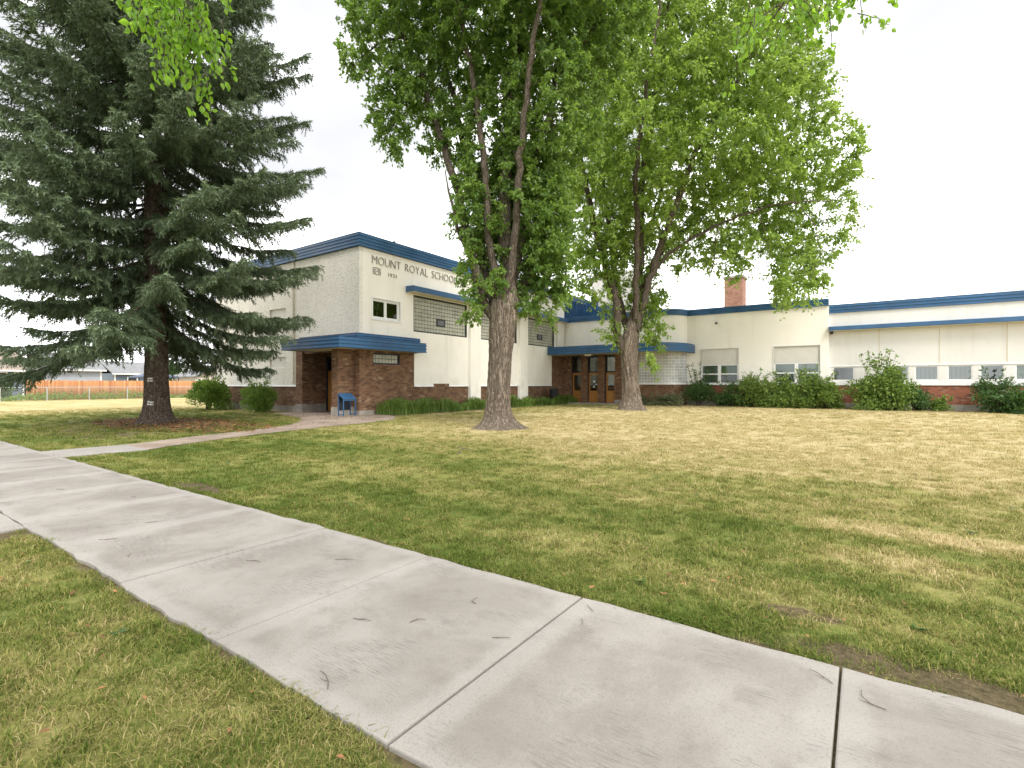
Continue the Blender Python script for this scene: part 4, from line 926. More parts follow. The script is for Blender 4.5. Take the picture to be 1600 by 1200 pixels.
# --- spreading tree in front of the entrance
MBASE = (-11.16, 28.25, LZ); k2 = 0.03756
def m_(px, py, b=0.0): return ((px-987)*k2, b, 1.5+(600-py)*k2)
map_trunk = [((0, 0, 0), 0.52), (m_(986, 620), 0.49), (m_(984, 590), 0.46), (m_(983, 560), 0.48), (m_(984, 535), 0.50), (m_(987, 515),  0.42), (m_(992, 495), 0.34), (m_(995, 480), 0.26)]
map_limbs = [
    ([m_(978, 560), m_(964, 520, -.2), m_(960, 465, -.3), m_(944, 410, -.3), m_(930, 360, -.2), m_(915, 280, 0), m_(900, 170, .3), m_(893, 40, .6)], 0.204, 0.04),
    ([m_(986, 535, .2), m_(970, 450, .9), m_(964, 360, 1.6), m_(952, 240, 2.4), m_(945, 110, 3.0), m_(940, -40, 3.5)], 0.190, 0.04),
    ([m_(992, 510), m_(999, 450, .1), m_(1002, 380, .2), m_(1003, 300, .3), m_(1012, 240, .2), m_(1026, 150, 0), m_(1040, 30, -.3), m_(1046, -90, -.5)], 0.218, 0.05),
    ([m_(994, 515, -.2), m_(1008, 450, -.5), m_(1022, 400, -.8), m_(1050, 320, -1.2), m_(1076, 250, -1.6), m_(1110, 190, -2.0), m_(1150, 120, -2.5), m_(1195, 40, -3.0)], 0.177, 0.04),
    ([m_(994, 505, .2), m_(1014, 430, .8), m_(1040, 390, 1.2), m_(1085, 345, 1.5), m_(1130, 300, 1.8), m_(1200, 262, 2.0), m_(1275, 235, 2.2)], 0.150, 0.03),
    ([m_(1000, 480, -.2), m_(1022, 420, -.8), m_(1060, 388, -1.5), m_(1120, 360, -2.2), m_(1180, 345, -2.8), m_(1245, 345, -3.2)], 0.10, 0.02),
    ([m_(990, 500, -.4), m_(985, 400, -1.6), m_(975, 290, -3.0), m_(985, 170, -4.4), m_(1000, 40, -5.4)], 0.150, 0.03),
    ([m_(996, 490, .4), m_(1020, 380, 2.2), m_(1060, 270, 3.8), m_(1100, 160, 5.0), m_(1130, 50, 5.8)], 0.150, 0.03),
    ([m_(1100, 368, -2.0), m_(1094, 405, -2.1), m_(1088, 440, -2.2), m_(1080, 462, -2.3)], 0.027, 0.008),
    ([m_(1205, 350, -3.0), m_(1225, 385, -3.1), m_(1226, 430, -3.2), m_(1204, 470, -3.2)], 0.018, 0.008),
    ([m_(1150, 352, -2.6), m_(1160, 400, -2.9), m_(1165, 440, -3.0)], 0.020, 0.006),
]
def mv(px, py, b, ra, rz, rb, keep=1.0): a, _, z = m_(px, py); return (a, b, z, ra*k2, rb, rz*k2, keep)
map_vols = [mv(1080, 220, 0, 195, 170, 6.5), mv(1215, 270, 0, 112, 118, 4.2, 1.15), mv(1255, 350, -.5, 62, 75, 2.6, 1.2), mv(1222, 428, -1.6, 40, 50, 1.3, 1.4), mv(1195, 470, -2.8, 22, 22, .8, 1.4), mv(1092, 432, -1.6, 36, 42, 1.3, 1.2), mv(1135, 405, -1.6, 60, 46, 1.8, 1.2), mv(1060, 372, 0, 60, 45, 2.5, 0.8),
            mv(935, 250, 0, 75, 165, 4.0, 1.2), mv(928, 425, -.2, 32, 44, 1.0, 1.6), mv(960, 390, 0, 38, 70, 1.5, 1.3), mv(1017, 510, -.2, 15, 55, .6, 2.6), mv(1010, 450, .3, 28, 45, .9, 2.0), mv(955, 500, -.1, 15, 38, .5, 1.6), mv(957, 545, -.2, 8, 20, .3, 1.5), mv(1020, 560, -.2, 9, 12, .3, 1.6),
            mv(1060, 60, 0, 215, 120, 6.5, 0.85), mv(1220, 140, -.2, 62, 60, 2.5, 1.1), mv(1030, -80, 0, 190, 100, 6, 0.4)]
broadleaf('maple_tree', 'wide spreading bright green tree standing before the school entrance doors', MBASE, map_trunk, map_limbs, map_vols, rng, 0.90, 0.20, 92, 0.40, 'leaf_ash', 'broadleaf trees on the front lawn', dict(flare=0.65, flare_h=0.8, furrow=0.055), 3900, 0.42, 0.9, -0.8)

# --- spruce
def spruce(base, H, rng):
    base = np.array(base, float)
    root = empty('spruce_tree', tuple(base), label='large dark spruce with drooping boughs beside the path to the porch', cat='tree')
    tz = np.linspace(0, H, 30); lean = RGT*(-0.012)
    tp = [base+UP*z+lean*z for z in tz]; tr = 0.385*(1-tz/H)**0.8+0.015
    link('trunk', trunk_mesh('trunk', tp, tr, rng, 40, 0.75, 0.75, 0.03), M['bark_spruce'], root)
    tb = Tubes(); QP = []; QA = []; QS = []; QT = []            # needle sprays: point, axis, size, tint
    z = 4.25; wh = 0
    def Rz(z): return np.interp(z, [2.5, 5.0, 7.2, 9.5, 12, 15, 18, 22, H], [4.6, 5.6, 6.1, 6.1, 5.9, 5.3, 4.2, 2.4, 0.15])
    while z < H-0.4:
        vis = z < 17.5
        nb = 6 if vis else 5
        a0 = rng.uniform(0, 6.28)
        for i in range(nb):
            az = a0+2*np.pi*i/nb+rng.normal(0, 0.2); zz = z+rng.uniform(-0.2, 0.2); L = Rz(zz)*rng.uniform(0.78, 1.06)
            ang = np.interp(zz, [4, 5.2, 7.5, 11, 15, 20, H], [-0.36, -0.30, -0.18, -0.04, 0.08, 0.3, 0.8])+rng.normal(0, 0.06)
            
            d = np.array([math.cos(az), math.sin(az), 0]); n = max(6, int(L/0.28)); t = np.linspace(0, 1, n)
            hgt = math.tan(ang)*L*t - 0.10*L*np.sin(t*np.pi)*0.9 + 0.10*L*np.clip(t-0.62, 0, 1)**1.6*2.2
            side = np.array([-d[1], d[0], 0]); cv = rng.normal(0, 0.06)*L
            P = base+lean*zz+UP*(zz+hgt)[:, None]+d*(L*t)[:, None]+side*(cv*t**2)[:, None]
            P[1:] += rng.normal(0, 0.025, (n-1, 3))
            tb.add(P, 0.012+0.055*(L/6)*(1-t)**1.1, 5)
            T = unit(np.gradient(P, axis=0))
            S_ = np.linspace(0.10, 1.0, int(L/(0.145 if vis else 0.3)))
            for sg in (-1, 1):
                for s in S_:
                    s = min(1, max(0.06, s+rng.normal(0, 0.012))); f = s*(n-1); j = min(int(f), n-2); p = P[j]+(P[j+1]-P[j])*(f-j); tt = T[j]
                    ln = (0.22+0.68*math.sin(min(1, (1-s)*1.25+0.12)*math.pi*0.62)*min(1, L/4.5))*rng.uniform(0.6, 1.15)*(0.55 if s < 0.22 else 1)
                    lat = np.cross(tt, UP); lat /= max(np.linalg.norm(lat), 1e-6)
                    dr = tt*rng.uniform(0.55, 0.95)+lat*sg*rng.uniform(0.5, 0.95)*(1 if s < 0.93 else 0.4)+UP*rng.uniform(-0.28, 0.18); dr /= np.linalg.norm(dr)
                    k = max(3, int(ln/0.07)); u = np.linspace(0.0, 1, k)[:, None]
                    droop = rng.uniform(0.1, 0.42)
                    C_ = p+dr*ln*u-UP*(droop*ln*u**1.7)
                    ax = unit(np.gradient(C_, axis=0)) if k > 1 else dr[None]
                    tip = 0.25+0.5*s
                    QP.append(C_); QA.append(ax); QS.append(np.full(k, 0.125)); QT.append(np.clip(tip*0.6+0.45*u[:, 0]*tip+rng.normal(0, 0.1, k), 0, 1))
                    if vis:     # short hanging twiglets
                        w = rng.uniform(0, 1, k) < 0.8
                        B = C_[w]
                        if len(B):
                            q = 3; hv = unit(np.array([0, 0, -1.0])+rng.normal(0, 0.45, (len(B), 3))+ax[w]*0.5); hl = rng.uniform(0.10, 0.30, len(B))
                            for r_ in range(1, q+1):
                                QP.append(B+hv*(hl*r_/q)[:, None]); QA.append(hv); QS.append(np.full(len(B), 0.095)); QT.append(np.clip(rng.normal(0.25+0.25*s, 0.12, len(B)), 0, 1))
        z += 0.53 if vis else 0.55
    link('boughs', tb.mesh('boughs'), M['bark_spruce'], root)
    P = np.concatenate(QP); A = np.concatenate(QA); S = np.concatenate(QS); T = np.concatenate(QT)
    n = len(P)
    K = 3 if n*3 < 1300000 else 2
    ref = unit(rng.normal(0, 1, (n, 3))); U = unit(np.cross(A, ref)); Wv = np.cross(A, U); Vs = []; Ts = []
    for k in range(K):
        th = 2*np.pi*k/K+rng.uniform(-0.5, 0.5, n); rad = U*np.cos(th)[:, None]+Wv*np.sin(th)[:, None]
        dirn = unit(A*rng.uniform(0.5, 1.1, (n, 1))+rad); sd_ = unit(np.cross(dirn, rad+A*0.3))
        L = (S*rng.uniform(0.75, 1.3, n))[:, None]
        tri = np.stack([P-A*L*0.3+sd_*L*0.19, P-A*L*0.3-sd_*L*0.19, P+dirn*L], 1); Vs.append(tri.reshape(-1, 3)); Ts.append(np.repeat(T, 3))
    V = np.concatenate(Vs); F = np.arange(len(V)).reshape(-1, 3)
    print('spruce tris', len(F))
    link('crown', fast_mesh('crown', V, F, np.concatenate(Ts)), M['needle'], root, kind='stuff')
    for (dz, sx) in ((1.62, 0.03), (0.72, 0.06)):      # pale patches on the bark
        m = MB(); c = base+UP*dz-FWD*(0.40+0.20*math.exp(-dz*2))*1.03+RGT*sx
        for i in range(2):
            for j in range(2):
                q = c+RGT*(i*0.09-0.045+rng.normal(0, .008))+UP*(j*0.09+rng.normal(0, .008)); a = q-RGT*0.035; b = q+RGT*0.035
                m.add([a-FWD*.02, b-FWD*.02, b-FWD*.02+UP*.06, a-FWD*.02+UP*.06, a+FWD*.08, b+FWD*.08, b+FWD*.08+UP*.06, a+FWD*.08+UP*.06], [(0,1,2,3),(0,4,5,1),(3,2,6,7),(1,5,6,2),(0,3,7,4)])
        m.build('bark_patch', M['tag'], root)
    return root
spruce((-22.75, 8.25, LZ), 25.0, np.random.default_rng(8))

# --- street tree behind the camera whose boughs hang into the top of the view
def street_tree(rng):
    base = np.array([1.9, -3.0, LZ]); root = empty('street_tree', tuple(base), label='bright leafy boughs of a street tree hanging over the sidewalk', cat='tree')
    L = lambda a, b, z: RGT*a+FWD*b+UP*z
    tp = [base+UP*z for z in (0, 1, 2, 3, 4, 5)]; link('trunk', trunk_mesh('trunk', tp, [.34, .32, .30, .29, .30, .2], rng, 36, 0.8, 0.8, 0.035), M['bark'], root)
    tb = Tubes(); LP = []; LD = []
    top = base+UP*4.3
    def limb(pts, r0):
        P = smooth_path(pts, 0.3, rng, 0.03); tb.add(P, r0*(1-np.linspace(0, 1, len(P)))**0.8+0.012, 7); return P
    def spray(o, d, ln, n):
        k = 9; t = np.linspace(0, 1, k)[:, None]; d = d/np.linalg.norm(d); P = o+d*ln*t-UP*(ln*0.35*t**2)+rng.normal(0, 0.015, (k, 3))*t
        tb.add(P, np.linspace(0.011, 0.003, k), 4)
        f = rng.uniform(0.15, 1, n); Q = o+d*ln*f[:, None]-UP*(ln*0.35*f[:, None]**2)
        LP.append(Q+rng.normal(0, 0.035, (n, 3))); LD.append(rng.normal(0, 0.55, (n, 3))+d*0.4-UP*0.85)
    a = limb([top, L(-0.5, -1, 6.2), L(-2.5, 3, 7.6), L(-4.2, 6, 8.3), L(-5.2, 7.8, 8.5), L(-5.9, 8.6, 8.4)], 0.13)
    for _ in range(64):
        o = L(rng.uniform(-6.0, -4.85), rng.uniform(7.4, 8.6), rng.uniform(7.2, 8.2)); spray(o, np.array(RGT*rng.normal(0.1, 0.35)+FWD*rng.normal(0, 0.3)-UP*rng.uniform(0.4, 1.0)), rng.uniform(0.4, 0.85), 17)
    for _ in range(7):
        o = L(rng.uniform(-5.5, -4.95), rng.uniform(7.6, 8.3), rng.uniform(6.7, 7.2)); spray(o, np.array(RGT*0.2+FWD*rng.normal(0, 0.2)-UP), rng.uniform(0.5, 0.8), 14)
    b = limb([top, L(1.2, -0.5, 6.4), L(2.6, 3.5, 7.9), L(3.7, 6.4, 8.5), L(4.6, 7.8, 8.6), L(5.8, 8.4, 8.55)], 0.12)
    for _ in range(40):
        a_ = rng.uniform(3.7, 5.7); o = L(a_, rng.uniform(7.6, 8.4), rng.uniform(7.3, 8.1)); spray(o, np.array(RGT*rng.normal(0.1, 0.5)+FWD*rng.normal(0, 0.3)-UP*rng.uniform(0.2, 0.8)), rng.uniform(0.35, 0.75)*(1.35 if a_ < 4.5 else 0.8), 14)
    c = limb([top, L(-2, -4, 7), L(-4, -7, 9)], 0.12); d = limb([top, L(3, -5, 7.5), L(5, -8, 9.5)], 0.12); e = limb([top, L(1, -3, 8), L(1, -3, 11)], 0.14)
    for P in (c, d, e):
        for _ in range(40): spray(P[rng.integers(len(P)//3, len(P))]+rng.normal(0, 0.8, 3), rng.normal(0, 1, 3)-UP*0.3, 1.0, 14)
    link('branch_work', tb.mesh('branches'), M['bark_branch'], root)
    P = np.concatenate(LP); D = np.concatenate(LD); n = len(P); D = unit(D)
    S = unit(np.cross(D, unit(rng.normal(0, 1, (n, 3))))); Nn = np.cross(S, D); sz = rng.uniform(0.075, 0.135, n)[:, None]; W = sz*0.33
    V = np.empty((n, 8, 3))
    for i, (l, w, h) in enumerate(((0, 0, 0), (0.22, 0.8, 0.3), (0.55, 1, 0.38), (0.82, 0.5, 0.1), (1.0, 0, -0.35), (0.82, -0.5, 0.1), (0.55, -1, 0.38), (0.22, -0.8, 0.3))): V[:, i] = P+D*sz*l+S*W*w+Nn*W*h
    b8 = (np.arange(n)*8)[:, None]; F = np.concatenate([b8+np.array(q) for q in ((0,1,2),(0,2,4),(2,3,4),(0,4,6),(4,5,6),(0,6,7))])
    link('crown', fast_mesh('crown', V.reshape(-1, 3), F, np.repeat(rng.beta(2, 2, n), 8)), M['leaf_near'], root, kind='stuff')
street_tree(np.random.default_rng(77))

# ================================================================== SHRUBS AND BEDS
def shrub(name, label, c, rx, ry, h, leaf, n, mat, rng, group=None, shoots=6, cat='shrub', upright=0.4, lumps=9, width=0.6, gap=0.0):
    c = np.array([c[0], c[1], LZ]); root = empty(name, tuple(c), label=label, cat=cat, group=group); tb = Tubes(); LP = []; LD = []
    cents = []
    for i in range(lumps):
        a = rng.uniform(0, 6.28); r = rng.uniform(0.1, 0.78)**0.6; zz = rng.uniform(0.08, 0.86)
        cents.append(c+np.array([math.cos(a)*r*rx*(1.05-0.45*zz), math.sin(a)*r*ry*(1.05-0.45*zz), zz*h*(1-0.22*r)]))
    for q in cents:
        P = smooth_path([c+np.array([rng.normal(0, .12)*rx, rng.normal(0, .12)*ry, 0]), c*0.45+q*0.55+np.array([0, 0, 0.12*h]), q], 0.2, rng, 0.015); tb.add(P, np.linspace(0.022, 0.007, len(P)), 5)
        m = int(n/lumps*rng.uniform(0.7, 1.3)); o = unit(rng.normal(0, 1, (m, 3)))*(rng.uniform(0, 1, (m, 1))**0.45)*np.array([rx, ry, h*0.42])*rng.uniform(0.34, 0.46)*1.15
        pp = q+o; ok = pp[:, 2] > c[2]+0.03; LP.append(pp[ok]); LD.append((unit(o)*0.9+rng.normal(0, 0.5, (m, 3))+UP*(upright-0.35))[ok])
    for i in range(shoots):
        a = rng.uniform(0, 6.28); r = rng.uniform(0.1, 0.9); b0 = c+np.array([math.cos(a)*r*rx*0.6, math.sin(a)*r*ry*0.6, h*rng.uniform(0.55, 0.85)]); tipp = b0+np.array([math.cos(a)*0.25*rx, math.sin(a)*0.25*ry, h*rng.uniform(0.18, 0.46)])
        P = smooth_path([b0, (b0+tipp)/2+rng.normal(0, .03, 3), tipp], 0.08, rng, 0.01); tb.add(P, np.linspace(0.012, 0.004, len(P)), 4)
        m = 26; f = rng.uniform(0, 1, m)[:, None]; LP.append(b0+(tipp-b0)*f+rng.normal(0, 0.045, (m, 3))); LD.append(rng.normal(0, 0.7, (m, 3))+UP*0.3)
    link('stems', tb.mesh('stems'), M['bark_branch'], root)
    P = np.concatenate(LP); V, F, ti = leaves(P, np.concatenate(LD), leaf*rng.uniform(0.6, 1.25, len(P)), rng, width)
    link('foliage', fast_mesh('foliage', V, F, ti), M[mat], root, kind='stuff'); return root
rs = np.random.default_rng(91)
shrub('cedar_shrub', 'bright rounded bush at the far end of the brick base, behind the spruce', (-32.0, 14.3), 1.25, 1.1, 1.95, 0.17, 8500, 'leaf_cedar', rs, None, 10, lumps=18, upright=0.9, width=0.4)
shrub('cedar_shrub', 'small bright bush against the brick base next to the porch canopy', (-27.2, 14.75), 0.98, 0.85, 1.65, 0.15, 6800, 'leaf_cedar', rs, None, 9, lumps=16, upright=0.9, width=0.4)
shrub('leafy_shrub', 'dark leafy bush at the corner between the curved bay and the first classroom window', (-9.45, 36.45), 1.05, 0.8, 2.5, 0.15, 3000, 'leaf_dark', rs, None, 8, lumps=13)
G3 = None
for i, (x_, rx, h_, mt, lb) in enumerate(((-7.35, 1.1, 1.5, 'leaf_dark', 'low dark straggly bush right under the first classroom window'), (-5.95, 1.25, 2.15, 'leaf_shrub', 'bush with tall pale shoots between the two classroom windows'), (-4.55, 1.3, 2.05, 'leaf_shrub', 'green bush under the left sash of the second classroom window'), (-3.1, 1.35, 2.25, 'leaf_shrub', 'yellow-green bush under the right sash of the second classroom window'), (-1.95, 0.95, 1.8, 'leaf_shrub', 'narrow green bush at the step where the long wing begins'))):
    shrub('leafy_shrub', lb, (x_, 36.4), rx, 0.85, h_, 0.15, 4600 if mt == 'leaf_shrub' else 2300, mt, rs, 'bushes under the classroom windows', 15, lumps=17)
shrub('large_bush', 'large bright green mounded bush covering two windows of the long wing', (0.75, 36.5), 1.75, 1.25, 2.95, 0.17, 9000, 'leaf_shrub', rs, None, 16, lumps=26)
shrub('leafy_shrub', 'lower green bush leaning on the flank of the large mounded bush', (2.35, 36.6), 0.95, 0.8, 1.55, 0.15, 2800, 'leaf_dark', rs, None, 4, lumps=11)
shrub('leafy_shrub', 'small pale green plant in front of the red brick of the long wing', (3.62, 36.85), 0.55, 0.5, 0.85, 0.14, 900, 'leaf_shrub', rs, None, 3, lumps=8)
shrub('leafy_shrub', 'straggly bush with reddish gaps at the end of the visible red brick', (5.7, 36.7), 1.15, 0.9, 1.95, 0.15, 2400, 'leaf_dark', rs, None, 8, lumps=11)
shrub('leafy_shrub', 'low spreading blue-green bush beside the straggly bush at the wing', (6.5, 36.1), 1.0, 0.8, 1.15, 0.16, 2400, 'leaf_dark', rs, None, 2, lumps=11)
shrub('leafy_shrub', 'tall leafy bush further along the wing past the low spreading one', (7.9, 36.6), 1.2, 1.0, 2.0, 0.15, 2600, 'leaf_shrub', rs, None, 6, lumps=11)
shrub('ground_plants', 'grey-green low plants growing under the curved glass block bay', (-11.5, 35.0), 1.9, 0.65, 0.85, 0.12, 2800, 'leaf_grey', rs, None, 6, 'plants', lumps=18)
shrub('ground_plants', 'pale green low plants between the tree and the bay brickwork', (-13.3, 35.2), 0.9, 0.5, 0.65, 0.12, 1000, 'leaf_grey', rs, None, 4, 'plants', lumps=9)
# band of strap-leaved plants along the gym wall
def strap_bed(rng):
    n = 9500; y = rng.uniform(16.7, 35.6, n); wd = 1.45; x = X0+0.18+rng.uniform(0, 1, n)**1.1*wd*(0.65+0.35*np.sin(y*0.9+1)**2)
    P = np.stack([x, y, np.full(n, LZ)], 1); cl = np.sin(y*1.9)+np.sin(y*0.73+1)+np.sin(x*5+y*3.1); H = (0.62+0.10*cl)*rng.uniform(0.5, 1.15, n)*np.interp(y, [16.5, 19, 24, 36], [0.85, 1.1, 0.95, 0.95])
    a = rng.uniform(0, 6.28, n); D = np.stack([np.cos(a), np.sin(a), np.zeros(n)], 1); S = np.stack([-np.sin(a), np.cos(a), np.zeros(n)], 1); ln = H*rng.uniform(0.2, 0.75, n)
    w = rng.uniform(0.010, 0.022, n)[:, None]; V = np.empty((n, 7, 3))
    p1 = P+D*(ln*0.15)[:, None]+UP*(H*0.5)[:, None]; p2 = P+D*(ln*0.5)[:, None]+UP*(H*0.9)[:, None]; p3 = P+D*ln[:, None]+UP*(H*rng.uniform(0.6, 1.05, n))[:, None]
    for i, (q, k) in enumerate(((P, 1), (p1, 1), (p2, 0.8))): V[:, 2*i] = q-S*w*k; V[:, 2*i+1] = q+S*w*k
    V[:, 6] = p3; b = (np.arange(n)*7)[:, None]; F = np.concatenate([b+np.array(q) for q in ((0,1,3),(0,3,2),(2,3,5),(2,5,4),(4,5,6))])
    link('strap_leaf_bed', fast_mesh('strap_leaf_bed', V.reshape(-1, 3), F, np.repeat(rng.beta(2, 2, n), 7)), M['lily'], label='band of green strap-leaved plants along the foot of the gym wall', cat='plants', kind='stuff')
strap_bed(np.random.default_rng(14))

# ================================================================== GRASS BLADES AND LITTER
def tuft(name, n, rad, h, rng):
    a = rng.uniform(0, 6.28, n); r = rad*np.sqrt(rng.uniform(0, 1, n)); P = np.stack([np.cos(a)*r, np.sin(a)*r, np.zeros(n)-0.004], 1)
    b = rng.uniform(0, 6.28, n); D = np.stack([np.cos(b), np.sin(b), np.zeros(n)], 1); S = np.stack([-np.sin(b), np.cos(b), np.zeros(n)], 1)
    H = h*rng.uniform(0.35, 1.2, n); ln = H*rng.uniform(0.3, 1.7, n); w = rng.uniform(0.0013, 0.0028, n)[:, None]
    flat = rng.uniform(0, 1, n) < 0.18; H[flat] *= 0.25; ln[flat] = h*rng.uniform(0.9, 1.8, flat.sum())
    V = np.empty((n, 5, 3)); m = P+D*(ln*0.35)[:, None]+UP*(H*0.72)[:, None]
    V[:, 0] = P-S*w; V[:, 1] = P+S*w; V[:, 2] = m-S*w*0.8; V[:, 3] = m+S*w*0.8; V[:, 4] = P+D*ln[:, None]+UP*(H*rng.uniform(0.75, 1.05, n))[:, None]
    q = (np.arange(n)*5)[:, None]; F = np.concatenate([q+np.array(k) for k in ((0,1,3),(0,3,2),(2,3,4))])
    ti = np.clip(rng.normal(0.42, 0.26, n), 0, 1.2); ti[flat] = rng.uniform(0.8, 1.25, flat.sum())
    me = fast_mesh(name, V.reshape(-1, 3), F, np.repeat(ti, 5)); me.materials.append(M['blade']); return me
rt = np.random.default_rng(40)
tufts = [bpy.data.objects.new('grass_tuft', tuft('grass_tuft', 52, 0.078, 0.040, rt)) for _ in range(7)]
def scatter_points():
    out = []; sc = []
    for d0, d1, dn, s in ((1.4, 4.5, 230, 0.95), (4.5, 8, 140, 1.05), (8, 14, 65, 1.2), (14, 24, 22, 1.5), (24, 40, 9, 1.7)):
        th0, th1 = R_(-49), R_(49); area = (th1-th0)/2*(d1**2-d0**2); n = int(area*dn)
        th = rt.uniform(th0, th1, n); d = np.sqrt(rt.uniform(d0**2, d1**2, n)); P = RGT*(np.sin(th)*d)[:, None]+FWD*(np.cos(th)*d)[:, None]
        out.append(P); sc.append(s*rt.uniform(0.6, 1.3, n))
    # denser, longer fringe along the edges of the walk
    for yy, sg in ((1.40, -1), (3.235, 1)):
        n = 2600; x = rt.uniform(-16, 3.2, n); P = np.stack([x, yy+sg*np.abs(rt.normal(0, 0.07, n)), np.zeros(n)], 1); k = np.sin(x*2.1)+np.sin(x*5.3+1)+np.sin(x*0.8+2); keep = rt.uniform(-2.2, 3, n) < k; out.append(P[keep]); sc.append(rt.uniform(0.6, 1.15, keep.sum()))
    P = np.concatenate(out); s = np.concatenate(sc); x, y = P[:, 0], P[:, 1]
    on = ((y > 1.41) & (y < 3.225)) | ((x > -15.15) & (x < -13.5) & (y > 3.1) & (y < 4.8)) | ((x > -8.8) & (x < -7.17) & (y < 1.5))
    pl = np.interp(y, [q[1] for q in lp], [q[0] for q in lp]); pr = np.interp(y, [q[1] for q in rp], [q[0] for q in rp]); on |= (y > 4.6) & (x > pl-0.1) & (x < pr+0.1)
    on |= (x < X0+1.6) & (y > Y0-1.2)
    sp = ((x+22.6)/4.2)**2+((y-8.4)/2.0)**2 < 1; on |= sp & (rt.uniform(0, 1, len(x)) < 0.9)
    for cx, cy, rx, ry in ((0.35, 3.38, 0.8, 0.14), (-0.35, 3.85, 0.25, 0.1), (-8.0, 3.42, 0.7, 0.18), (-7.4, 1.2, 0.6, 0.2)): on |= (((x-cx)/rx)**2+((y-cy)/ry)**2 < 1) & (rt.uniform(0, 1, len(x)) < 0.85)
    on |= ((x-EB[0])**2+(y-EB[1])**2 < 0.9) | ((x-MBASE[0])**2+(y-MBASE[1])**2 < 1.1)
    # thin growth next to the concrete here and there
    nearw = np.minimum(np.abs(y-3.22), np.abs(y-1.42)); kk = np.sin(x*3.3)+np.sin(x*1.27+1.3)+np.sin(x*7.9); on |= (nearw < 0.05+0.04*kk) & (rt.uniform(0, 1, len(x)) < 0.75)
    P[:, 2] = LZ; return P[~on], s[~on]
GP, GS = scatter_points(); print('tufts', len(GP))
gm = bpy.data.meshes.new('grass'); gm.vertices.add(len(GP)); gm.vertices.foreach_set('co', GP.astype(np.float32).ravel())
at = gm.attributes.new('size', 'FLOAT', 'POINT'); at.data.foreach_set('value', GS.astype(np.float32))
at = gm.attributes.new('turn', 'FLOAT', 'POINT'); at.data.foreach_set('value', rt.uniform(0, 6.28, len(GP)).astype(np.float32))
at = gm.attributes.new('pick', 'INT', 'POINT'); at.data.foreach_set('value', rt.integers(0, 7, len(GP)).astype(np.int32))
grass = link('grass', gm, M['blade'], label='short patchy green and straw coloured grass of the lawn', cat='grass', kind='stuff')
ng = bpy.data.node_groups.new('grass_tufts', 'GeometryNodeTree')
ng.interface.new_socket('Geometry', in_out='INPUT', socket_type='NodeSocketGeometry'); ng.interface.new_socket('Geometry', in_out='OUTPUT', socket_type='NodeSocketGeometry')
gi = ng.nodes.new('NodeGroupInput'); go = ng.nodes.new('NodeGroupOutput'); iop = ng.nodes.new('GeometryNodeInstanceOnPoints'); m2p = ng.nodes.new('GeometryNodeMeshToPoints')
g2i = ng.nodes.new('GeometryNodeGeometryToInstance')
for t_ in tufts[::-1]:
    oi = ng.nodes.new('GeometryNodeObjectInfo'); oi.inputs['Object'].default_value = t_; ng.links.new(oi.outputs['Geometry'], g2i.inputs[0])
def named(n, ty):
    nd = ng.nodes.new('GeometryNodeInputNamedAttribute'); nd.data_type = ty; nd.inputs['Name'].default_value = n; return nd.outputs['Attribute']
cx = ng.nodes.new('ShaderNodeCombineXYZ'); ng.links.new(named('turn', 'FLOAT'), cx.inputs[2])
ng.links.new(gi.outputs[0], m2p.inputs[0]); ng.links.new(m2p.outputs[0], iop.inputs['Points']); ng.links.new(g2i.outputs[0], iop.inputs['Instance'])
iop.inputs['Pick Instance'].default_value = True; ng.links.new(named('pick', 'INT'), iop.inputs['Instance Index'])
ng.links.new(cx.outputs[0], iop.inputs['Rotation']); ng.links.new(named('size', 'FLOAT'), iop.inputs['Scale']); ng.links.new(iop.outputs[0], go.inputs[0])
md = grass.modifiers.new('tufts', 'NODES'); md.node_group = ng

def litter(rng):
    n1 = 3600; a = rng.uniform(0, 6.28, n1); r = np.sqrt(rng.uniform(0, 1, n1)); P1 = np.stack([-21.4+np.cos(a)*r*5.4, 8.5+np.sin(a)*r*2.2, np.full(n1, LZ+0.012)], 1)
    n2 = 420; P2 = np.stack([rng.uniform(-24, -16.5, n2), rng.uniform(9.5, 15.3, n2), np.full(n2, 0.0)], 1)
    n3 = 150; P3 = np.stack([rng.uniform(-7, 2.2, n3), rng.uniform(-0.8, 1.35, n3), np.full(n3, LZ+0.035)], 1)
    n4 = 170; P4 = np.stack([rng.uniform(-9, 3, n4), 3.25+np.abs(rng.normal(0, 0.9, n4)), np.full(n4, LZ+0.03)], 1)
    P = np.concatenate([P1, P2, P3, P4]); n = len(P); a = rng.uniform(0, 6.28, n); D = np.stack([np.cos(a), np.sin(a), rng.normal(0, 0.25, n)], 1)
    sz = np.concatenate([rng.uniform(0.07, 0.14, n1), rng.uniform(0.05, 0.10, n2), rng.uniform(0.02, 0.055, n3), rng.uniform(0.02, 0.05, n4)])
    V, F, ti = leaves(P, D, sz, rng, 0.5, 0.3, 3.0)
    link('leaf_litter', fast_mesh('leaf_litter', V, F, ti), M['litter'], label='scattered dry brown leaves under the spruce and on the grass', cat='leaves', kind='stuff')
litter(np.random.default_rng(52))

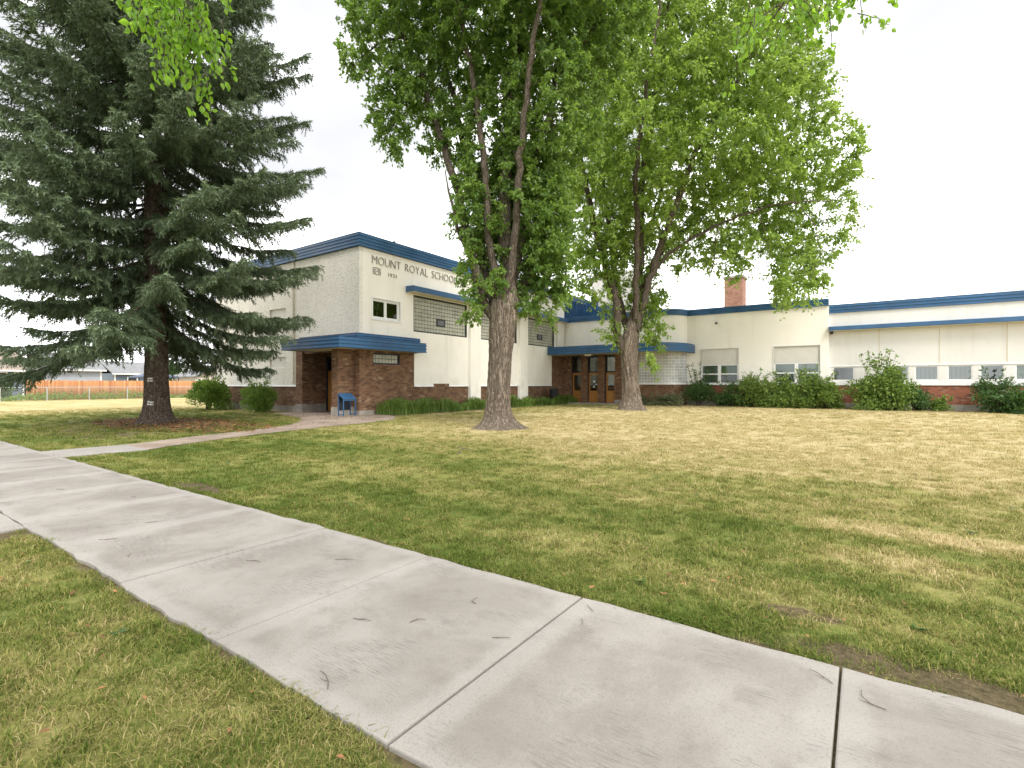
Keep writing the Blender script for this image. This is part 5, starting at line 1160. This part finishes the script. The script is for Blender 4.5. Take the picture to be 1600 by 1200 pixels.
def turf_weeds(rng):
    Ps = []; Ds = []; Ss = []
    for _ in range(70):
        th = rng.uniform(R_(-48), R_(48)); d = math.sqrt(rng.uniform(2.2**2, 13**2)); c = RGT*math.sin(th)*d+FWD*math.cos(th)*d
        if 1.2 < c[1] < 3.4 or c[0] < -13: continue
        k = rng.integers(6, 13); a = rng.uniform(0, 6.28, k); Ps.append(np.tile(c+UP*(LZ+0.015), (k, 1))); Ds.append(np.stack([np.cos(a), np.sin(a), rng.uniform(0.1, 0.6, k)], 1)); Ss.append(rng.uniform(0.025, 0.065, k))
    V, F, ti = leaves(np.concatenate(Ps), np.concatenate(Ds), np.concatenate(Ss), rng, 0.4, 0.3, 3.0)
    link('turf_weeds', fast_mesh('turf_weeds', V, F, ti), M['leaf_dark'], label='small broad-leaved weeds scattered through the lawn', cat='weeds', kind='stuff')
turf_weeds(np.random.default_rng(31))
# twigs dropped on the concrete
rw = np.random.default_rng(63)
for (x, y, L, an) in ((-3.62,2.7,.17,.5),(-2.61,2.08,.13,.3),(-2.31,2.27,.10,1.0),(-2.19,2.71,.09,2.2),(-2.24,1.55,.19,2.7),(-9.36,2.21,.15,.4),(-0.18,3.02,.13,2.5),(0.03,2.93,.15,2.4),(-1.5,3.06,.10,2.5),(-1.46,2.86,.08,2.1),(-6.31,2.24,.12,.9),(-5.98,1.76,.16,.8),(-5.24,1.7,.10,2.6),(-4.22,2.24,.16,.3),(-1.75,2.40,.11,.5),(-7.9,2.6,.12,.2)):
    root = empty('twig', (x, y, 0.004), label='thin dry twig lying on the pale concrete sidewalk', cat='twig', group='twigs on the sidewalk')
    d = np.array([math.cos(an), math.sin(an), 0]); s_ = np.array([-d[1], d[0], 0]); b = np.array([x, y, 0.006]); bend = rw.normal(0, 0.12)*L
    P = [b-d*L/2, b-d*L*0.15+s_*bend, b+d*L*0.2+s_*bend*0.8+UP*0.004, b+d*L/2+s_*bend*rw.uniform(-1, .5)+UP*0.002]
    MB().tube(P, [0.0022, 0.0026, 0.002, 0.0013], 5).build('stem', M['twig'], root)
    if rw.uniform() < 0.6: MB().tube([P[1], P[1]+d*L*0.15+s_*L*0.12, P[1]+d*L*0.3+s_*L*0.17], [0.0016, 0.0013, 0.0008], 4).build('side_shoot', M['twig'], root)
root = empty('fallen_branch', (-7.15, 8.36, LZ), label='small forked dead branch lying on the lawn before the tall multi-stemmed tree', cat='branch'); b = np.array([-7.15, 8.36, LZ+0.05])
MB().tube([b-RGT*.1-FWD*.1-UP*.05, b+UP*.06, b+RGT*.09+UP*.09, b+RGT*.24+UP*.03], [0.012, 0.011, 0.008, 0.004], 5).build('stem', M['twig'], root)
MB().tube([b+RGT*.05+UP*.08, b-RGT*.08+UP*.1, b-RGT*.2+UP*.06], [0.008, 0.006, 0.003], 5).build('side_shoot', M['twig'], root)

# ================================================================== BACKGROUND, WEST SIDE
FX = -61.0
fence = empty('chain_link_fence', (FX, 12, 0), label='low galvanised chain-link fence along the edge of the dry field', cat='fence')
YS = [-14+3.05*i for i in range(19)]
for y in YS: MB().tube([(FX, y, LZ), (FX, y, 1.22)], 0.045, 6).build('post', M['steel'], fence)
MB().tube([(FX, YS[0], 1.2), (FX, YS[-1], 1.2)], 0.03, 6).build('top_rail', M['steel'], fence)
m = MB()
yy = YS[0]
while yy < YS[-1]:
    for s in (1, -1):
        a, b = (yy, yy+1.1) if s > 0 else (yy+1.1, yy); m.quad((FX, a-0.004, 0.03), (FX, a+0.004, 0.03), (FX, b+0.004, 1.18), (FX, b-0.004, 1.18))
    yy += 0.11
me = bpy.data.meshes.new('wire_mesh'); me.from_pydata(m.v, [], m.f); link('wire_mesh', me, M['steel'], fence, kind='stuff')
# cedar fence behind it
root = empty('board_fence', (-64.2, 20, 0), label='orange cedar board fence behind the chain-link fence', cat='fence')
rf = np.random.default_rng(4); V = []; F = []; T = []; y = 12.7; n = 0
while y < 46:
    w = 0.14; h = 1.85+rf.normal(0, 0.015); x0 = -64.2+rf.normal(0, 0.006)
    V += [(x0, y, LZ), (x0, y+w-0.012, LZ), (x0, y+w-0.012, h), (x0, y, h), (x0-0.02, y, LZ), (x0-0.02, y+w-0.012, LZ), (x0-0.02, y+w-0.012, h), (x0-0.02, y, h)]
    F += [(n,n+1,n+2,n+3),(n+5,n+4,n+7,n+6),(n+1,n+5,n+6,n+2),(n+4,n,n+3,n+7),(n+3,n+2,n+6,n+7),(n,n+4,n+5,n+1)]; T += [float(np.clip(rf.normal(0.5, 0.28), 0, 1))]*8; n += 8; y += w
link('boards', fast_mesh('boards', V, F, T), M['cedar'], root, kind='stuff')
for y in np.arange(12.7, 46, 2.4): MB().box(-64.34, -64.24, y, y+0.1, LZ, 1.8).build('post', M['cedar'], root)
for z in (0.4, 1.5): MB().box(-64.26, -64.222, 12.7, 46, z, z+0.09).build('rail', M['cedar'], root)
# strip of weeds between the two fences
def weeds(rng):
    n = 5200; P = np.stack([rng.uniform(-63.9, -61.2, n), rng.uniform(-12, 40, n), np.full(n, LZ)], 1); k = np.interp(P[:, 1], [-12, 11, 14, 21, 24, 40], [.3, .4, .9, .9, .3, .25])*rng.uniform(0.4, 1.1, n); P[:, 2] += k*rng.uniform(0, 0.9, n)
    V, F, ti = leaves(P, rng.normal(0, 0.8, (n, 3))+UP*0.8, rng.uniform(0.18, 0.34, n), rng, 0.5); link('weed_strip', fast_mesh('weed_strip', V, F, ti), M['leaf_shrub'], label='rough weeds growing between the chain-link and board fences', cat='weeds', kind='stuff')
weeds(np.random.default_rng(6))
def lap(m, ax_, plane, u0, u1, z0, z1, st=0.18):
    """horizontal lap siding on a wall facing +X"""
    z = z0
    while z < z1-1e-6:
        t = min(z+st, z1); m.add([(plane+0.03, u0, z), (plane+0.03, u1, z), (plane, u1, t), (plane, u0, t), (plane-0.02, u0, z), (plane-0.02, u1, z)], [(0,1,2,3),(0,4,5,1)]); z = t
def house(name, label, x, y0, y1, depth, eave, ridge, wallm, roofm, ridge_ax, wins, over=0.4):
    root = empty(name, (x, (y0+y1)/2, 0), label=label, cat='house')
    m = MB().box(x-depth, x-0.02, y0, y1, LZ, eave); lap(m, 'y', x, y0, y1, 0.35, eave)
    if ridge_ax == 'x':     # gable faces the field
        ym = (y0+y1)/2; m.add([(x-0.01, y0, eave), (x-0.01, y1, eave), (x-0.01, ym, ridge-0.06)], [(0, 1, 2)])
    me = bpy.data.meshes.new('siding'); me.from_pydata(m.v, [], m.f); link('siding', me, M[wallm], root)
    if ridge_ax == 'y':
        xm = x-depth/2; a, b = y0-over, y1+over; s = (ridge-eave)/(depth/2); e = eave-over*s
        prof = [(x+over, e), (xm, ridge), (x-depth-over, e)]
        MB().add([(px, a, pz) for px, pz in prof]+[(px, b, pz) for px, pz in prof]+[(px, a, pz+0.12) for px, pz in prof]+[(px, b, pz+0.12) for px, pz in prof], [(0,3,4,1),(1,4,5,2),(6,7,10,9),(7,8,11,10),(0,1,7,6),(1,2,8,7),(3,9,10,4),(4,10,11,5),(0,6,9,3),(2,5,11,8)]).build('roof', M[roofm], root)
        MB().box(x+over-0.02, x+over+0.08, a, b, e-0.06, e+0.1).build('gutter', M['white_trim'], root)
    else:
        ym = (y0+y1)/2; a, b = x+over, x-depth-over; s = (ridge-eave)/((y1-y0)/2); e = eave-over*s
        prof = [(y0-over, e), (ym, ridge), (y1+over, e)]
        MB().add([(a, py, pz) for py, pz in prof]+[(b, py, pz) for py, pz in prof]+[(a, py, pz+0.12) for py, pz in prof]+[(b, py, pz+0.12) for py, pz in prof], [(0,1,4,3),(1,2,5,4),(6,9,10,7),(7,10,11,8),(0,6,7,1),(1,7,8,2),(3,4,10,9),(4,5,11,10),(0,3,9,6),(2,8,11,5)]).build('roof', M[roofm], root)
        MB().sweep([(0, 0), (0.03, 0)], [(0, 0), (1, 0)]) if False else None
    for (wy0, wy1, wz0, wz1, dark) in wins:
        f = 0.11; o = MB().box(x+0.02, x+0.07, wy0-f, wy0, wz0-f, wz1+f).box(x+0.02, x+0.07, wy1, wy1+f, wz0-f, wz1+f).box(x+0.02, x+0.07, wy0, wy1, wz0-f, wz0).box(x+0.02, x+0.07, wy0, wy1, wz1, wz1+f).build('window', M['white_trim'], root)
        MB().box(x+0.025, x+0.045, wy0, wy1, wz0, wz1).build('pane', M['frame_dark' if dark else 'siding_blue'], o)
    for yy in (y0, y1): MB().box(x+0.02, x+0.06, yy-0.07, yy+0.07, LZ, eave).build('corner_board', M['white_trim'], root)
    return root
house('blue_house', 'slate blue house with white window trim at the edge of the field', -70, 2.0, 13.6, 8, 3.0, 5.0, 'siding_blue', 'shingle_brown', 'y', [(11.9, 12.35, 1.2, 2.6, True), (8.2, 9.4, 1.3, 2.5, True), (13.0, 13.25, 1.9, 2.6, True)])
house('pale_garage', 'pale grey-blue garage with grey shingle roof behind the orange board fence', -70.5, 15.4, 20.1, 8, 3.15, 4.9, 'siding_pale', 'shingle', 'y', [])
root = empty('blue_porch', (-70, 14.5, 0), label='dark open porch between the slate blue house and the pale garage', cat='porch')
MB().box(-74, -73.9, 13.7, 15.3, LZ, 3.0).build('back_wall', M['siding_blue'], root); MB().box(-74, -69.7, 13.6, 15.5, 3.0, 3.12).build('roof', M['shingle'], root)
for y in (13.85, 14.5): MB().box(-69.85, -69.7, y, y+0.14, LZ, 3.0).build('post', M['white_trim'], root)
house('beige_garage', 'beige gabled garage with grey roof beyond the orange board fence', -73, 31.0, 36.6, 7, 2.55, 3.55, 'siding_beige', 'shingle', 'x', [(31.3, 31.6, 1.6, 2.2, True)])
house('far_house', 'grey roofed house behind the garden gazebo', -84, 25.5, 31.0, 9, 3.0, 4.6, 'siding_blue', 'shingle', 'y', [(27, 28, 1.5, 2.4, True)])
root = empty('garden_gazebo', (-68, 24, 0), label='navy canopied garden gazebo behind the orange board fence', cat='gazebo')
m = MB(); g0, g1, g2, g3 = -69.6, -66.4, 22.4, 26.4
m.add([(g0,g2,2.35),(g1,g2,2.35),(g1,g3,2.35),(g0,g3,2.35),((g0+g1)/2,(g2+g3)/2,3.0),(g0,g2,2.2),(g1,g2,2.2),(g1,g3,2.2),(g0,g3,2.2)], [(0,1,4),(1,2,4),(2,3,4),(3,0,4),(0,5,6,1),(1,6,7,2),(2,7,8,3),(3,8,5,0)]); m.build('canopy', M['gazebo'], root)
for xx in (g0+.05, g1-.05):
    for yy in (g2+.05, g3-.05): MB().tube([(xx, yy, LZ), (xx, yy, 2.25)], 0.05, 6).build('post', M['black'], root)
# trees far behind the houses
def far_tree(label, x, y, h, r, rng):
    c = np.array([x, y, LZ]); root = empty('background_tree', tuple(c), label=label, cat='tree', group='trees behind the houses')
    link('trunk', trunk_mesh('trunk', [c, c+UP*h*0.35, c+UP*h*0.7], [0.25, 0.2, 0.08], rng, 12, 0.5, 0.6, 0.02), M['bark'], root)
    LP = []; LD = []
    for i in range(34):
        u = unit(rng.normal(0, 1, (1, 3)))[0]*rng.uniform(0.3, 0.85); q = c+np.array([u[0]*r, u[1]*r, h*0.62+u[2]*h*0.36]); o = rng.normal(0, 1, (90, 3))*r*0.2; LP.append(q+o); LD.append(unit(o)+rng.normal(0, .5, (90, 3)))
    P = np.concatenate(LP); V, F, ti = leaves(P, np.concatenate(LD), rng.uniform(0.2, 0.4, len(P)), rng); link('crown', fast_mesh('crown', V, F, ti), M['leaf_dark'], root, kind='stuff')
far_tree('dark tree rising behind the beige gabled garage', -88, 43.5, 5.4, 2.6, np.random.default_rng(1)); far_tree('dark tree behind the navy garden gazebo', -95, 36.5, 5.6, 2.4, np.random.default_rng(2))
shrub('leafy_shrub', 'rounded dark bush in front of the slate blue house', (-66.5, 11.6), 0.9, 0.9, 1.9, 0.25, 900, 'leaf_dark', rs, None, 2, lumps=8)
